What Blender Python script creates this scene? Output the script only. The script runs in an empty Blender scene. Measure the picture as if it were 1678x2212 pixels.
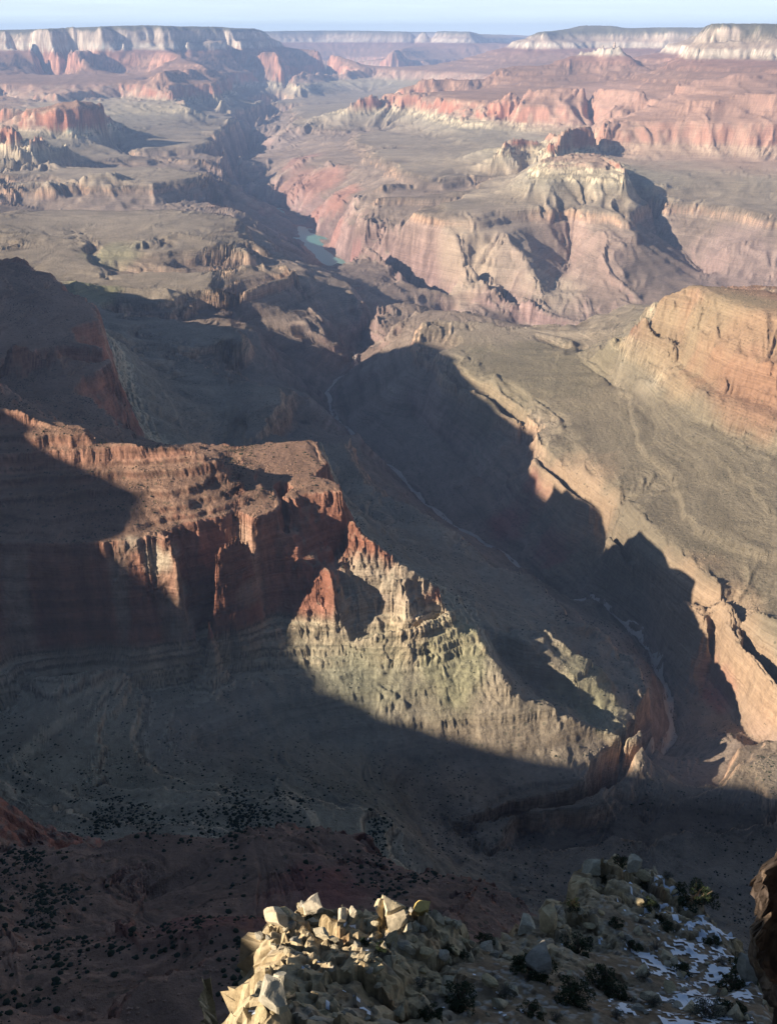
import bpy, math, random
import numpy as np
from concurrent.futures import ThreadPoolExecutor

random.seed(7)
rng = np.random.default_rng(7)
C = bpy.context.scene
COL = C.collection

# ------------------------------------------------------------------ camera, world, sun, exposure
F = 2150.0 / 2212.0            # focal length over picture height
PITCH = math.radians(25.7)
cam_d = bpy.data.cameras.new('camera')
cam = bpy.data.objects.new('camera', cam_d)
COL.objects.link(cam)
cam.location = (0, 0, 0)
cam.rotation_euler = (math.pi / 2 - PITCH, 0, 0)
cam_d.sensor_fit = 'VERTICAL'
cam_d.sensor_height = 36.0
cam_d.lens = 36.0 * F
cam_d.clip_start = 0.5
cam_d.clip_end = 400000
C.camera = cam

SUN_AZ = math.radians(-114)      # compass style: 0 = +Y, negative = to the left
SUN_EL = math.radians(24)
SUN = np.array([math.sin(SUN_AZ) * math.cos(SUN_EL), math.cos(SUN_AZ) * math.cos(SUN_EL), math.sin(SUN_EL)])

w = bpy.data.worlds.new('World')
C.world = w
w.use_nodes = True
nt = w.node_tree
bg = nt.nodes['Background']
sky = nt.nodes.new('ShaderNodeTexSky')
sky.sky_type = 'NISHITA'
sky.sun_disc = False
sky.sun_elevation = SUN_EL
sky.sun_rotation = SUN_AZ
sky.altitude = 2200
sky.air_density = 1.0
sky.dust_density = 0.6
sky.ozone_density = 1.6
# thin high cloud and the whitish band that clear air shows above the horizon
tc = nt.nodes.new('ShaderNodeTexCoord'); sx = nt.nodes.new('ShaderNodeSeparateXYZ'); nt.links.new(tc.outputs['Generated'], sx.inputs[0])


def wmath(op, a, b=0.0, c=None):
    q = nt.nodes.new('ShaderNodeMath'); q.operation = op
    for i_, s_ in enumerate((a, b, c)):
        if s_ is None: continue
        if isinstance(s_, (int, float)): q.inputs[i_].default_value = s_
        else: nt.links.new(s_, q.inputs[i_])
    return q.outputs[0]


up = wmath('MAXIMUM', sx.outputs['Z'], 0.0)
plane = nt.nodes.new('ShaderNodeCombineXYZ'); inv = wmath('DIVIDE', 1.0, wmath('ADD', up, 0.06))
nt.links.new(wmath('MULTIPLY', sx.outputs['X'], inv), plane.inputs[0]); nt.links.new(wmath('MULTIPLY', wmath('MULTIPLY', sx.outputs['Y'], inv), 1.6), plane.inputs[1])
cn = nt.nodes.new('ShaderNodeTexNoise'); cn.inputs['Scale'].default_value = 0.55; cn.inputs['Detail'].default_value = 6; cn.inputs['Roughness'].default_value = 0.6
nt.links.new(plane.outputs[0], cn.inputs['Vector'])
cloud = wmath('MULTIPLY', wmath('SMOOTHSTEP', cn.outputs['Fac'], 0.42, 0.70) if False else wmath('MINIMUM', wmath('MAXIMUM', wmath('MULTIPLY', wmath('SUBTRACT', cn.outputs['Fac'], 0.45), 4.0), 0.0), 1.0), 0.55)
band = wmath('MULTIPLY', wmath('POWER', wmath('SUBTRACT', 1.0, wmath('MINIMUM', up, 1.0)), 9.0), 0.92)
amount = wmath('MINIMUM', wmath('ADD', wmath('MULTIPLY', wmath('MULTIPLY', cloud, wmath('POWER', wmath('SUBTRACT', 1.0, wmath('MINIMUM', up, 1.0)), 4.0)), 0.4), band), 0.95)
mix = nt.nodes.new('ShaderNodeMix'); mix.data_type = 'RGBA'
nt.links.new(amount, mix.inputs['Factor']); nt.links.new(sky.outputs[0], mix.inputs[6]); mix.inputs[7].default_value = (10.0, 11.8, 12.2, 1)
nt.links.new(mix.outputs[2], bg.inputs[0])
bg.inputs[1].default_value = 0.05

sun_d = bpy.data.lights.new('sun', 'SUN')
sun_d.energy = 5.0
sun_d.angle = math.radians(0.53)
sun_d.color = (1.0, 0.89, 0.74)
sun = bpy.data.objects.new('sun', sun_d)
COL.objects.link(sun)
import mathutils
sun.rotation_euler = mathutils.Vector([float(v) for v in SUN]).to_track_quat('Z', 'Y').to_euler()
sun.location = (-4000, 0, 3000)

C.view_settings.view_transform = 'Standard'
C.view_settings.look = 'None'
C.view_settings.exposure = 1.0
C.view_settings.gamma = 1.0
C.view_settings.use_curve_mapping = False
C.cycles.max_bounces = 4
C.cycles.diffuse_bounces = 1
C.cycles.volume_bounces = 1
C.cycles.use_denoising = True
C.cycles.sample_clamp_indirect = 6

# ------------------------------------------------------------------ from the photograph's outlines to places on the ground
FP = 2150.0
CP, SP = math.cos(PITCH), math.sin(PITCH)


def place(p):
    """(u, v, z): the spot at height z on that sight line; z > 300 is a horizontal range instead; (u, None, z, r): hidden spot."""
    if len(p) == 4:
        u, _, z, r = p
        k = (u - 839) / FP
        y = r
        for _ in range(8):
            x = k * (y * CP - z * SP)
            y = math.sqrt(max(r * r - x * x, 1.0))
        return x, y, z
    u, v, z = p
    dx, dy = (u - 839) / FP, (1106 - v) / FP
    d = (dx, CP + dy * SP, -SP + dy * CP)
    if z > 300:
        t = z / math.hypot(d[0], d[1])
    else:
        t = z / d[2]
        if t <= 0 or t > 90000:
            print('BAD POINT', p)
            t = 20000
    return d[0] * t, d[1] * t, d[2] * t


# ------------------------------------------------------------------ rock column: smooth coordinate R <-> height z
cols_ = [(0, 0)]
def lay(dz, dr):
    z, r = cols_[-1]
    cols_.append((z - dz, r - dr))
lay(35, 10); lay(12, 14); lay(45, 12)                   # pale rim limestone
lay(58, 70)                                             # slope
lay(100, 22)                                            # white sandstone cliff
lay(70, 90)                                             # red shale slope
for a_, b_, c_, d_ in ((26, 5, 30, 34), (14, 3, 34, 40), (30, 6, 32, 36), (16, 3, 24, 30), (22, 5, 32, 44)):
    lay(a_, b_); lay(c_, d_)
lay(30, 50)
Z_RT = cols_[-1][0]
lay(150, 34)                                            # great red cliff
Z_RB = cols_[-1][0]
for k_ in range(5):
    lay(9, 2); lay(4, 9)
for dz_, dr_ in ((22, 30), (7, 1.5), (26, 40), (8, 1.5), (30, 60)):
    lay(dz_, dr_)
Z_x = cols_[-1][0]
lay(-(-940 - Z_x), 90)
lay(22, 4); lay(5, 6); lay(33, 6)                       # dark sandstone rim
lay(500, 420)
_z = np.array([c[0] for c in cols_][::-1], float)
_r = np.array([c[1] for c in cols_][::-1], float)


def z2r(z):
    z = np.asarray(z, float)
    return np.where(z > 0, z, np.interp(z, _z, _r))


def r2z(r):
    return np.where(r > 0, r, np.interp(r, _r, _z))
HAZE = 2.7e-5
RT, RB, MB, TR, TB = -610, -760, -825, -939, -1000

# outlines of rims, feet, crests and stream beds: (u, v, height or range)
LINES = [
    # ---- near wall under the viewpoint
    [(-300, 2212, -430), (0, 2212, -440), (250, 2212, -430), (480, 2212, -405), (850, 2212, -395), (1000, 2212, -450), (1250, 2212, -640), (1678, 2212, -760), (2000, 2212, -760)],
    [(-200, 2020, -500), (0, 2000, -530), (200, 2010, -540), (330, 2040, -470), (480, 2000, -455), (640, 1970, -440), (860, 1980, -450), (960, 2000, -560), (1060, 2010, -720), (1150, 2000, -850), (1250, 1990, -900), (1400, 1980, -920), (1678, 1980, -925)],
    [(330, 2100, -500), (290, 1990, -560), (320, 1930, -600), (400, 1880, -600), (470, 1830, -600), (560, 1795, -600), (700, 1790, -605), (800, 1800, -612), (870, 1860, -612), (960, 1930, -640)],   # rim of red nose
    [(-100, 1880, -620), (0, 1880, -640), (110, 1850, -650), (160, 1865, -660), (200, 1960, -720), (300, 1900, -740), (370, 1830, -745), (500, 1790, -740)],
    [(0, 1780, -770), (200, 1770, -780), (400, 1740, -790), (620, 1730, -790), (800, 1745, -800), (860, 1790, -820), (920, 1850, -850), (1000, 1900, -860)],
    [(880, 1780, -880), (960, 1830, -930), (1060, 1860, -950), (1130, 1830, -960)],
    # ---- ravine in front of the spur
    [(-100, 1660, -760), (0, 1660, -790), (200, 1690, -800), (400, 1700, -815), (600, 1690, -830), (760, 1710, -860), (900, 1790, -900), (960, 1812, -950), (1130, 1795, -985), (1240, 1800, -1010), (1300, 1790, -1060), (1330, 1740, -1075), (1390, 1690, -1085), (1450, 1600, -1090), (1440, 1500, -1090), (1410, 1400, -1090),
     (1330, 1330, -1095), (1200, 1285, -1105), (1090, 1200, -1115), (1000, 1145, -1125), (950, 1110, -1135), (880, 1045, -1150), (800, 990, -1170), (770, 960, -1180), (745, 915, -1190), (700, 870, -1205), (700, 850, -1210), (745, 800, -1230), (770, 765, -1245), (800, None, -1290, 4500), (880, None, -1350, 4950), (980, None, -1385, 5300)],
    # lower ground on the right
    [(1130, 1795, -965), (1180, 1840, -960), (1260, 1835, -965), (1310, 1820, -975)],
    [(1390, 1790, -985), (1400, 1760, -970), (1420, 1740, -960), (1470, 1730, -958), (1560, 1700, -950), (1600, 1640, -955), (1590, 1610, -965), (1650, 1590, -950), (1678, 1588, -945), (1800, 1600, -940)],
    [(1395, 1830, -975), (1420, 1950, -930), (1678, 1900, -935), (1800, 1900, -930)],
    [(1678, 1760, -955), (1500, 1800, -965)],
    [(1560, 1650, -1000), (1540, 1720, -1005), (1480, 1700, -1010)],
    # ---- red spur: crest
    [(-300, 850, -450), (-100, 870, -475), (0, 880, -486), (40, 885, -488), (100, 905, -497), (170, 925, -507), (240, 950, -520), (315, 962, -528), (330, 955, -524), (425, 950, -526), (447, 962, -534), (478, 985, -555), (500, 1030, -594)],
    [(-300, 830, -600), (0, 845, -585), (170, 890, -600), (330, None, -600, 1560), (440, None, -604, 1540), (500, None, -606, 1520)],      # hidden rear rim
    [(300, None, -770, 1640), (440, None, -770, 1640), (560, None, -770, 1660), (700, None, -770, 1610)],
    [(500, 1030, -590), (520, 985, -604), (600, 955, -604), (668, 950, -606), (688, 1000, -608), (690, 1038, -612)],
    [(690, 945, -765), (700, 1000, -765), (705, 1040, -765)],
    [(560, 1050, -600), (610, 1072, -604), (700, 1040, -606), (728, 1062, -608)],
    # prow crest going down
    [(728, 1062, -608), (745, 1100, -630), (790, 1160, -660), (860, 1210, -695), (940, 1250, -722), (972, 1310, -760)],
    [(740, None, -770, 1480), (860, None, -790, 1440), (960, None, -800, 1390), (1010, 1290, -815)],
    # front rim and foot of the red cliff
    [(-300, 1260, -640), (0, 1235, -645), (120, 1240, -645), (200, 1225, -640), (262, 1190, -622), (335, 1150, -606), (385, 1170, -606), (440, 1166, -607), (520, 1130, -607), (588, 1092, -606), (600, 1072, -605)],
    [(608, 1085, -640), (612, 1150, -645), (650, 1225, -690), (700, 1235, -700), (718, 1250, -690)],
    [(728, 1062, -620), (735, 1120, -660), (745, 1180, -700), (712, 1255, -705)],
    [(712, 1255, -705), (690, 1310, -745), (680, 1335, -757)],
    [(850, 1220, -702), (880, 1320, -755)],
    [(-300, 1460, -765), (0, 1450, -763), (150, 1452, -765), (300, 1405, -766), (400, 1392, -767), (480, 1345, -766), (560, 1332, -765), (660, 1345, -765), (690, 1345, -770), (780, 1362, -768), (880, 1352, -768), (976, 1322, -766)],
    [(-300, 1560, -826), (0, 1545, -826), (200, 1500, -826), (330, 1490, -826), (480, 1450, -822), (600, 1430, -815), (700, 1396, -798), (800, 1388, -797), (900, 1372, -796), (985, 1342, -794), (1010, 1352, -799)],
    # mid supai bench lines
    [(-200, 1080, -572), (0, 1085, -576), (150, 1065, -574), (300, 1050, -571), (400, 1040, -570), (480, 1060, -588)],
    # cone ridge
    [(1010, 1352, -792), (1040, 1390, -808), (1100, 1480, -842), (1200, 1540, -880), (1300, 1572, -912), (1390, 1592, -936)],
    [(1010, 1352, -799), (1060, 1352, -830), (1120, 1385, -870)],
    [(1060, 1390, -850), (1110, 1440, -880), (1160, 1485, -902), (1290, 1542, -925), (1375, 1578, -938)],
    [(1115, 1366, -838), (1125, 1392, -842), (1180, 1425, -860), (1250, 1470, -885), (1330, 1500, -912), (1350, 1512, -928)],
    [(1110, 1362, -838), (1180, 1365, -846), (1230, 1400, -862), (1300, 1440, -890), (1385, 1490, -930)]
    ,[(1180, 1400, -880), (1290, 1465, -918), (1370, 1500, -936)],
    [(1180, 1350, -895), (1280, 1337, -905), (1310, 1362, -925)],
    # cone base: green slope going down into the ravine
    [(420, 1600, -848), (700, 1600, -890), (900, 1640, -915), (1000, 1640, -918), (1150, 1680, -932), (1280, 1680, -938)],
    [(640, 1500, -838), (800, 1520, -856), (930, 1540, -870), (1000, 1560, -882)],
    [(700, 1396, -798), (850, 1450, -826), (960, 1440, -824)],
    # dark sandstone rim round the end of the spur
    [(960, 1775, -939), (1040, 1775, -938), (1130, 1745, -939), (1200, 1735, -939), (1290, 1715, -939), (1300, 1690, -940), (1378, 1655, -940), (1392, 1600, -940), (1375, 1550, -940), (1392, 1500, -942), (1395, 1440, -944), (1340, 1400, -944), (1312, 1365, -944), (1250, 1338, -944), (1200, 1300, -945), (1165, 1255, -945), (1140, 1238, -945),
     (1065, 1218, -946), (1040, 1190, -946), (1005, 1155, -946), (930, 1125, -946)],
    [(980, 1805, -962), (1130, 1790, -985), (1240, 1785, -1000), (1300, 1770, -1020), (1320, 1720, -1010), (1400, 1660, -1010), (1415, 1600, -1020), (1410, 1500, -1030), (1408, 1440, -1030), (1330, 1350, -1020), (1210, 1290, -1030), (1150, 1235, -1030), (1050, 1180, -1040), (950, 1118, -1060)],
    # shaded platform behind the spur
    [(1170, 1330, -905), (1050, 1290, -890), (1000, 1260, -880)],
    [(850, 1150, -915), (950, 1180, -918), (1080, 1230, -925)],
    [(780, 1130, -925), (800, 1050, -940), (780, 1010, -944), (765, 990, -944)],
    [(930, 1125, -948), (850, 1080, -955), (800, 1040, -955)],
    [(692, 962, -944), (755, 950, -946), (764, 988, -946), (740, 1046, -945), (700, 1080, -935)],
    [(700, 945, -1005), (762, 935, -1010), (785, 985, -1020), (790, 1020, -1010), (860, 1065, -1020)],
    # second shaded platform
    [(380, 815, -935), (440, 811, -938), (500, 818, -940), (560, 825, -941), (622, 845, -944), (610, 880, -944), (578, 920, -944), (545, 958, -944), (520, 985, -944), (560, None, -944, 2150), (660, None, -944, 2150), (692, 962, -944)],
    [(370, 800, -1000), (480, 805, -1005), (590, 810, -1010), (660, 845, -1012), (670, 880, -1010), (630, 930, -1010), (600, 960, -1005)],
    [(250, 800, -800), (300, 880, -800), (400, 940, -850), (470, 970, -870)],
    [(250, 720, -850), (330, 800, -900), (420, 860, -925), (500, 880, -930)],
    # first shaded platform
    [(300, 724, -938), (400, 703, -939), (470, 700, -940), (515, 712, -942), (527, 738, -944), (500, 762, -944), (450, 777, -944), (390, 792, -944), (350, 800, -940)],
    [(280, 712, -1000), (400, 690, -1005), (480, 690, -1010), (540, 705, -1015), (560, 745, -1015), (555, 790, -1010), (480, 802, -1005)],
    [(380, 740, -925), (300, 760, -910)],
    [(620, 740, -1130), (600, 800, -1130)],
    # left wall: great red cliff, promontories going back
    [(-300, 880, -604), (0, 868, -604), (50, 850, -606), (78, 800, -606), (150, 778, -607), (238, 790, -607), (228, 745, -607), (150, 735, -606), (150, 700, -607), (212, 690, -607), (208, 668, -606), (175, 640, -606), (120, 620, -606), (110, 595, -607), (0, 585, -606), (-300, 590, -606)],
    [(-300, 990, -770), (0, 990, -770), (100, 940, -768), (160, 925, -767), (250, 918, -766), (262, 860, -765), (245, 800, -765), (222, 765, -766), (222, 720, -767), (200, 690, -768), (135, 668, -768), (0, 672, -768), (-300, 680, -768)],
    [(-200, 700, -480), (0, 690, -500), (120, 720, -540)],
    [(-300, 640, -350), (-150, 640, -400)],
    [(-50, 500, -620), (-200, 480, -600)],
    # lit green shelves beyond
    [(230, 655, -944), (265, 671, -943), (320, 676, -943), (370, 660, -943), (415, 646, -943), (402, 631, -943), (440, 630, -943), (490, 625, -943), (560, 606, -943), (637, 582, -943), (600, 570, -942), (560, 568, -941), (490, 577, -941), (440, 586, -940), (390, 600, -938)],
    [(240, 690, -1005), (330, 712, -1010), (380, 695, -1010), (445, 668, -1005), (490, 662, -1005), (560, 632, -1005), (650, 598, -1010), (660, 578, -1015), (610, 562, -1012), (540, 558, -1010), (450, 575, -1008), (380, 588, -1003)],
    [(150, 600, -850), (250, 620, -900), (350, 620, -925)],
    [(0, 540, -940), (100, 532, -930), (190, 548, -935)],
    [(-100, 500, -870), (0, 500, -890), (100, 503, -910), (190, 520, -925)],
    [(190, 552, -985), (235, 600, -940)],
    [(190, 500, -925), (195, 520, -940), (200, 560, -1000)],
    # ridge between ravine and river
    [(640, 590, -1010), (700, 590, -1060), (740, 604, -1070), (760, 640, -1090), (820, 650, -1100), (880, 648, -1110), (930, 665, -1150), (960, 680, -1200)],
    [(560, 700, -1080), (640, 720, -1120), (740, 745, -1180), (850, 745, -1190), (900, 742, -1200)],
    [(640, 630, -1040), (690, 690, -1090), (740, 740, -1170)],
    [(760, 650, -1110), (840, 700, -1150), (890, 745, -1200)],
    # low cliff band, rounded hills behind it
    [(250, 567, -940), (310, 575, -943), (370, 575, -943), (470, 572, -943), (530, 568, -943), (588, 560, -944), (596, 550, -945), (560, 525, -944), (520, 505, -943), (500, 490, -944)],
    [(250, 585, -1000), (310, 597, -1003), (400, 597, -1003), (480, 588, -1003), (590, 570, -1010), (622, 552, -1020), (580, 515, -1020), (520, 480, -1020)],
    [(180, 502, -940), (230, 477, -925), (330, 460, -915), (400, 456, -915), (470, 466, -930)],
    [(300, 520, -920), (380, 500, -905), (480, 520, -930), (540, 545, -938)],
    [(200, 540, -945), (280, 545, -940)],
    [(340, 480, -912), (330, 540, -940)],
    # river gorge, left side
    [(450, 440, -1120), (490, 445, -1040), (540, 462, -1080), (565, 490, -1150)],
    [(520, 470, -1180), (590, 500, -1270), (640, 530, -1300)],
    [(600, 580, -1120), (650, 570, -1200), (690, 583, -1330)],
    # mounds further back left
    [(0, 388, -943), (60, 398, -943), (200, 412, -943), (330, 405, -943), (380, 392, -943), (440, 385, -944), (448, 374, -944), (400, 368, -940), (330, 365, -925)],
    [(0, 400, -1000), (200, 425, -1000), (330, 422, -1000), (400, 410, -1000), (450, 402, -1010), (470, 380, -1010)],
    [(60, 392, -930), (150, 378, -880), (190, 368, -850), (235, 366, -850), (270, 380, -900), (300, 392, -935)],
    [(0, 440, -1040), (100, 450, -1060), (200, 480, -1080), (330, 440, -1040), (430, 430, -1060)],
    [(0, 456, -900), (-100, 450, -880)],
    [(30, 378, -942), (110, 371, -943), (200, 359, -943), (360, 347, -943), (440, 342, -943), (480, 352, -946)],
    [(30, 386, -1000), (110, 381, -1003), (200, 370, -1003), (360, 356, -1003), (430, 360, -1010)],
    [(245, 321, -943), (300, 326, -944), (380, 320, -944), (450, 312, -944), (455, 300, -944), (500, 270, -944), (540, 258, -944), (575, 250, -944), (620, 236, -944), (660, 228, -944), (740, 222, -944)],
    [(245, 332, -1000), (300, 342, -1005), (380, 338, -1005), (440, 345, -1010), (490, 300, -1050), (530, 275, -1050), (600, 262, -1060)],
    # gorge bottom (river)
    [(735, 600, -1398), (722, 588, -1398), (712, 572, -1398), (690, 555, -1398), (668, 535, -1398), (655, 505, -1398), (648, 480, -1398), (600, 455, -1398), (545, 440, -1398), (522, 436, -1398), (500, None, -1395, 10200), (520, None, -1395, 12200), (560, None, -1390, 14500), (600, None, -1385, 18000), (700, None, -1380, 22000), (760, None, -1370, 30000)],
    [(735, 600, -1398), (745, 612, -1398), (800, None, -1398, 6150), (900, None, -1399, 5850), (1000, None, -1399, 5600), (1100, None, -1399, 5350), (1200, None, -1400, 5050), (1260, None, -1400, 4700), (1340, None, -1400, 4450), (1500, None, -1400, 4350), (1800, None, -1400, 4300)],
    [(770, 590, -1385), (740, 560, -1380), (705, 522, -1380), (685, 490, -1380), (640, 462, -1385), (590, 438, -1380)],
    [(722, 592, -1396), (706, 577, -1396), (682, 558, -1396), (660, 532, -1396), (648, 508, -1396), (642, 487, -1396)],
    [(750, 590, -1397), (730, 572, -1397), (706, 552, -1397), (686, 530, -1397), (672, 504, -1397)],
    # left wall of the deep gorge
    [(480, 372, -1100), (520, 405, -1180), (505, 425, -1300)],
    [(455, 350, -1000), (540, 340, -1150), (560, 330, -1300)],
    # right side of gorge
    [(600, 281, -944), (660, 277, -944), (720, 280, -944), (839, 283, -944)],
    [(590, 292, -1020), (660, 288, -1004), (740, 292, -1003)],
    [(592, 298, -1080), (576, 320, -1150), (590, 345, -1150), (582, 365, -1200), (553, 395, -1270), (530, 425, -1340)],
    [(600, 420, -1300), (640, 440, -1320)],
    # butte, left
    [(-100, 262, -615), (0, 266, -609), (40, 268, -609), (60, 264, -609), (92, 266, -609), (120, 275, -610), (132, 292, -640)],
    [(0, 303, -764), (45, 312, -765), (130, 302, -765), (150, 300, -766)],
    [(0, None, -609, 8500), (100, None, -609, 8500)], [(0, None, -766, 8800), (120, None, -766, 8750)],
    [(0, 350, -900), (100, 345, -905), (190, 336, -925), (240, 330, -940)],
    [(-100, 470, -1000), (0, 480, -1000)],
    # long red cliff behind it
    [(-300, 235, -609), (0, 234, -609), (60, 236, -609), (110, 232, -609), (190, 231, -609), (215, 240, -610), (245, 246, -640)],
    [(-300, 268, -764), (0, 268, -764), (100, 268, -764), (220, 268, -765), (270, 262, -766)],
    [(220, 215, -540), (120, 220, -550)],
    [(440, 285, -925), (300, 285, -880)],
    # next red nose
    [(260, 192, -609), (300, 192, -609), (370, 194, -609), (378, 202, -620), (400, 222, -700)],
    [(270, 210, -764), (330, 215, -764), (375, 218, -765), (412, 232, -766), (418, 242, -840)],
    [(0, 200, -609), (60, 205, -609), (130, 205, -609), (200, 196, -609), (260, 192, -609)],
    [(0, 213, -764), (130, 222, -764), (220, 212, -764), (270, 210, -764)],
    # far left plateau
    [(-400, 64, 19400), (-100, 64, 19200), (0, 66, 18950), (60, 63, 19100), (100, 62, 18800), (160, 60, 18900), (215, 58, 18450), (235, 57, 18950), (290, 56, 18800), (330, 55, 19100), (350, 56, 18900), (400, 58, 19200), (430, 57, 19500), (480, 57, 19700), (500, 62, 20500), (550, 62, 21500), (568, 68, 22500)],
    [(-400, 107, 18900), (0, 107, 18600), (100, 106, 18450), (216, 106, 18100), (250, 98, 18600), (330, 98, 18750), (370, 98, 18600), (420, 92, 19000), (480, 90, 19350), (560, 90, 21000), (585, 92, 21800)],
    [(0, 166, -609), (100, 168, -609), (110, 180, -700), (140, 178, -690), (150, 160, -609), (225, 160, -609), (300, 165, -609), (340, 172, -609), (360, 165, -609)],
    [(0, 178, -764), (100, 184, -764), (140, 190, -764), (230, 184, -764), (320, 188, -764)],
    [(170, 108, 17900), (200, 150, 17000)], [(350, 102, 18400), (390, 118, 17600), (330, 150, 16900)],
    # pink butte, dark ridge
    [(390, 118, -330), (440, 140, -420), (490, 160, -560)],
    [(350, 150, -430), (410, 143, -430), (420, 160, -520)],
    [(340, 172, -609), (400, 175, -609), (470, 176, -609), (478, 190, -640)],
    [(320, 196, -764), (400, 200, -764), (480, 200, -764)],
    [(520, 112, 19500), (600, 110, 19600), (612, 130, 19000)],
    [(485, 155, -609), (540, 158, -609), (608, 158, -609), (630, 170, -640), (640, 156, -609), (720, 154, -609), (735, 165, -640), (745, 150, -609), (800, 152, -620)],
    [(485, 172, -764), (540, 175, -764), (605, 177, -764), (650, 185, -766), (720, 172, -764), (760, 172, -766), (805, 168, -766)],
    [(410, 245, -900), (600, 215, -920), (800, 200, -930)],
    [(640, 104, 23000), (700, 108, 22500), (760, 130, 21500), (800, 150, 20600)],
    # far rim
    [(560, 68, 33000), (700, 66, 34000), (900, 67, 33000), (1018, 68, 31000), (1030, 76, 31500), (1120, 77, 40000), (1180, 78, 41000), (1300, 78, 40000)],
    [(560, None, -250, 32300), (700, None, -250, 33300), (900, None, -250, 32300), (1010, None, -250, 30300), (1120, None, -250, 36000)],
    [(560, None, -609, 29000), (760, None, -609, 28000), (900, None, -609, 27000), (1050, None, -609, 26000)],
    [(850, 105, -330), (915, 95, -330), (930, 120, -600)], [(880, 110, -609), (930, 112, -609), (1000, 115, -609)],
    [(850, 135, -900), (1000, 140, -900)],
    # far right dark plateau
    [(1120, 95, -300), (1150, 75, 20500), (1180, 67, 20500), (1210, 82, -150), (1225, 95, -300)],
    [(1110, 120, -609), (1180, 110, -560), (1240, 125, -609)], [(1080, 140, -764), (1180, 140, -764), (1260, 142, -764)],
    [(1225, 90, 22500), (1245, 58, 22000), (1260, 54, 21500), (1330, 54, 21500), (1345, 60, 21500), (1430, 58, 21000), (1525, 58, 21000), (1700, 60, 21000)],
    [(1260, None, -250, 20600), (1340, None, -250, 20600), (1520, None, -250, 20300), (1700, None, -250, 20300)],
    [(1260, None, -609, 18500), (1340, None, -609, 18500), (1520, None, -609, 18500)],
    [(1100, 155, -930), (1000, 160, -930), (900, 165, -940), (839, 180, -944)],
    # right: big plateau with pale cliffs
    [(1528, 51, 13000), (1545, 50, 12800), (1580, 50, 12750), (1600, 50, 12850), (1640, 51, 12900), (1700, 51, 12800), (2000, 50, 12800)],
    [(1525, 52, 13700), (1700, None, 100, 14200)],
    [(1522, None, -20, 13000), (1512, 88, 12800), (1500, 104, 12600), (1497, 118, 12400), (1510, 123, 12300), (1600, 122, 12250), (1700, 121, 12200), (2000, 121, 12200)],
    [(1497, 118, 12400), (1465, 130, 12700), (1440, 142, 13200), (1416, 158, 13600)],
    [(1520, None, -300, 14200), (1440, None, -600, 14600)],
    [(1530, 88, 12600), (1600, 88, 12520), (1678, 88, 12500), (2000, 88, 12500)], [(1530, 84, 12640), (1600, 84, 12600), (1678, 84, 12580), (2000, 84, 12580)],
    # red butte with spires
    [(1245, 112, 13900), (1255, 109, 13900), (1300, 106, 13850), (1325, 103, 13800), (1345, 108, 13850), (1360, 118, 13900)],
    [(1360, 118, 13900), (1380, 140, 13800), (1416, 158, 13600)],
    [(1245, 112, 13900), (1215, 128, 13750), (1190, 143, 13600), (1080, 145, 13800)],
    [(1250, None, -420, 14500), (1300, None, -400, 14500), (1360, None, -420, 14500)],
    [(1230, 160, 13400), (1300, 158, 13350), (1370, 158, 13350)],
    [(1080, 145, 13500), (1065, 160, 13300), (1010, 192, 12900)],
    [(1190, 168, 13000), (1240, 178, 12900), (1330, 178, 12850), (1400, 180, 12900)],
    # pale tower
    [(905, 172, 13000), (925, 168, 13050), (980, 167, 13050), (990, 174, 13000), (1040, 170, 13200)],
    [(898, 205, 12850), (985, 200, 12880), (1010, 204, 12900), (1042, 192, 13000)],
    [(905, None, -600, 13500), (1040, None, -600, 13700)], [(860, None, -850, 14200), (1040, None, -850, 14400)],
    # long red cliff, right
    [(839, 200, -620), (790, 207, -640), (745, 228, -740), (700, 245, -830), (650, 270, -920)],
    [(839, 200, -612), (890, 205, -609), (930, 215, -609), (975, 212, -609), (1040, 218, -609), (1080, 220, -609), (1110, 222, -609), (1125, 225, -620), (1135, 218, -609), (1180, 218, -609), (1240, 222, -609), (1262, 232, -640), (1275, 222, -609), (1320, 225, -609), (1400, 226, -609), (1440, 236, -609), (1400, 250, -609), (1300, 262, -609), (1230, 272, -609), (1190, 280, -612)],
    [(780, 228, -764), (900, 235, -764), (1000, 258, -764), (1080, 262, -764), (1125, 258, -764), (1180, 257, -764), (1240, 258, -766), (1265, 262, -770), (1300, 275, -764)],
    [(1100, 190, -480), (1200, 192, -480), (1300, 190, -470), (1400, 195, -450)],
    [(1190, 280, -612), (1260, 274, -609), (1340, 275, -609), (1450, 278, -609), (1462, 277, -615), (1475, 275, -609), (1530, 278, -609), (1620, 276, -609), (1700, 276, -609), (2000, 276, -609)],
    [(1200, 306, -764), (1260, 309, -764), (1340, 311, -764), (1460, 313, -764), (1540, 315, -764), (1620, 317, -764), (1700, 317, -764), (2000, 317, -764)],
    [(1400, 226, -560), (1500, 215, -470), (1600, 200, -420), (1700, 200, -410)],
    [(1450, 180, -400), (1560, 165, -340), (1600, 155, -300), (1700, 160, -320)],
    [(1000, 300, -860), (1100, 290, -850), (1260, 330, -840), (1400, 345, -840), (1678, 350, -850)],
    [(839, 283, -944), (900, 290, -900), (940, 300, -905), (839, 320, -944), (800, 330, -950)],
    # butte in the middle distance
    [(1080, 300, -700), (1100, 290, -680), (1120, 286, -670), (1160, 288, -680), (1175, 300, -720)],
    [(1050, 318, -800), (1120, 310, -790), (1190, 320, -800)],
    [(1155, 338, -728), (1180, 331, -720), (1230, 330, -718), (1300, 332, -722), (1320, 345, -728), (1345, 362, -745), (1350, 375, -760)],
    [(1150, 350, -740), (1200, 350, -732), (1280, 350, -730)],
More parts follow.
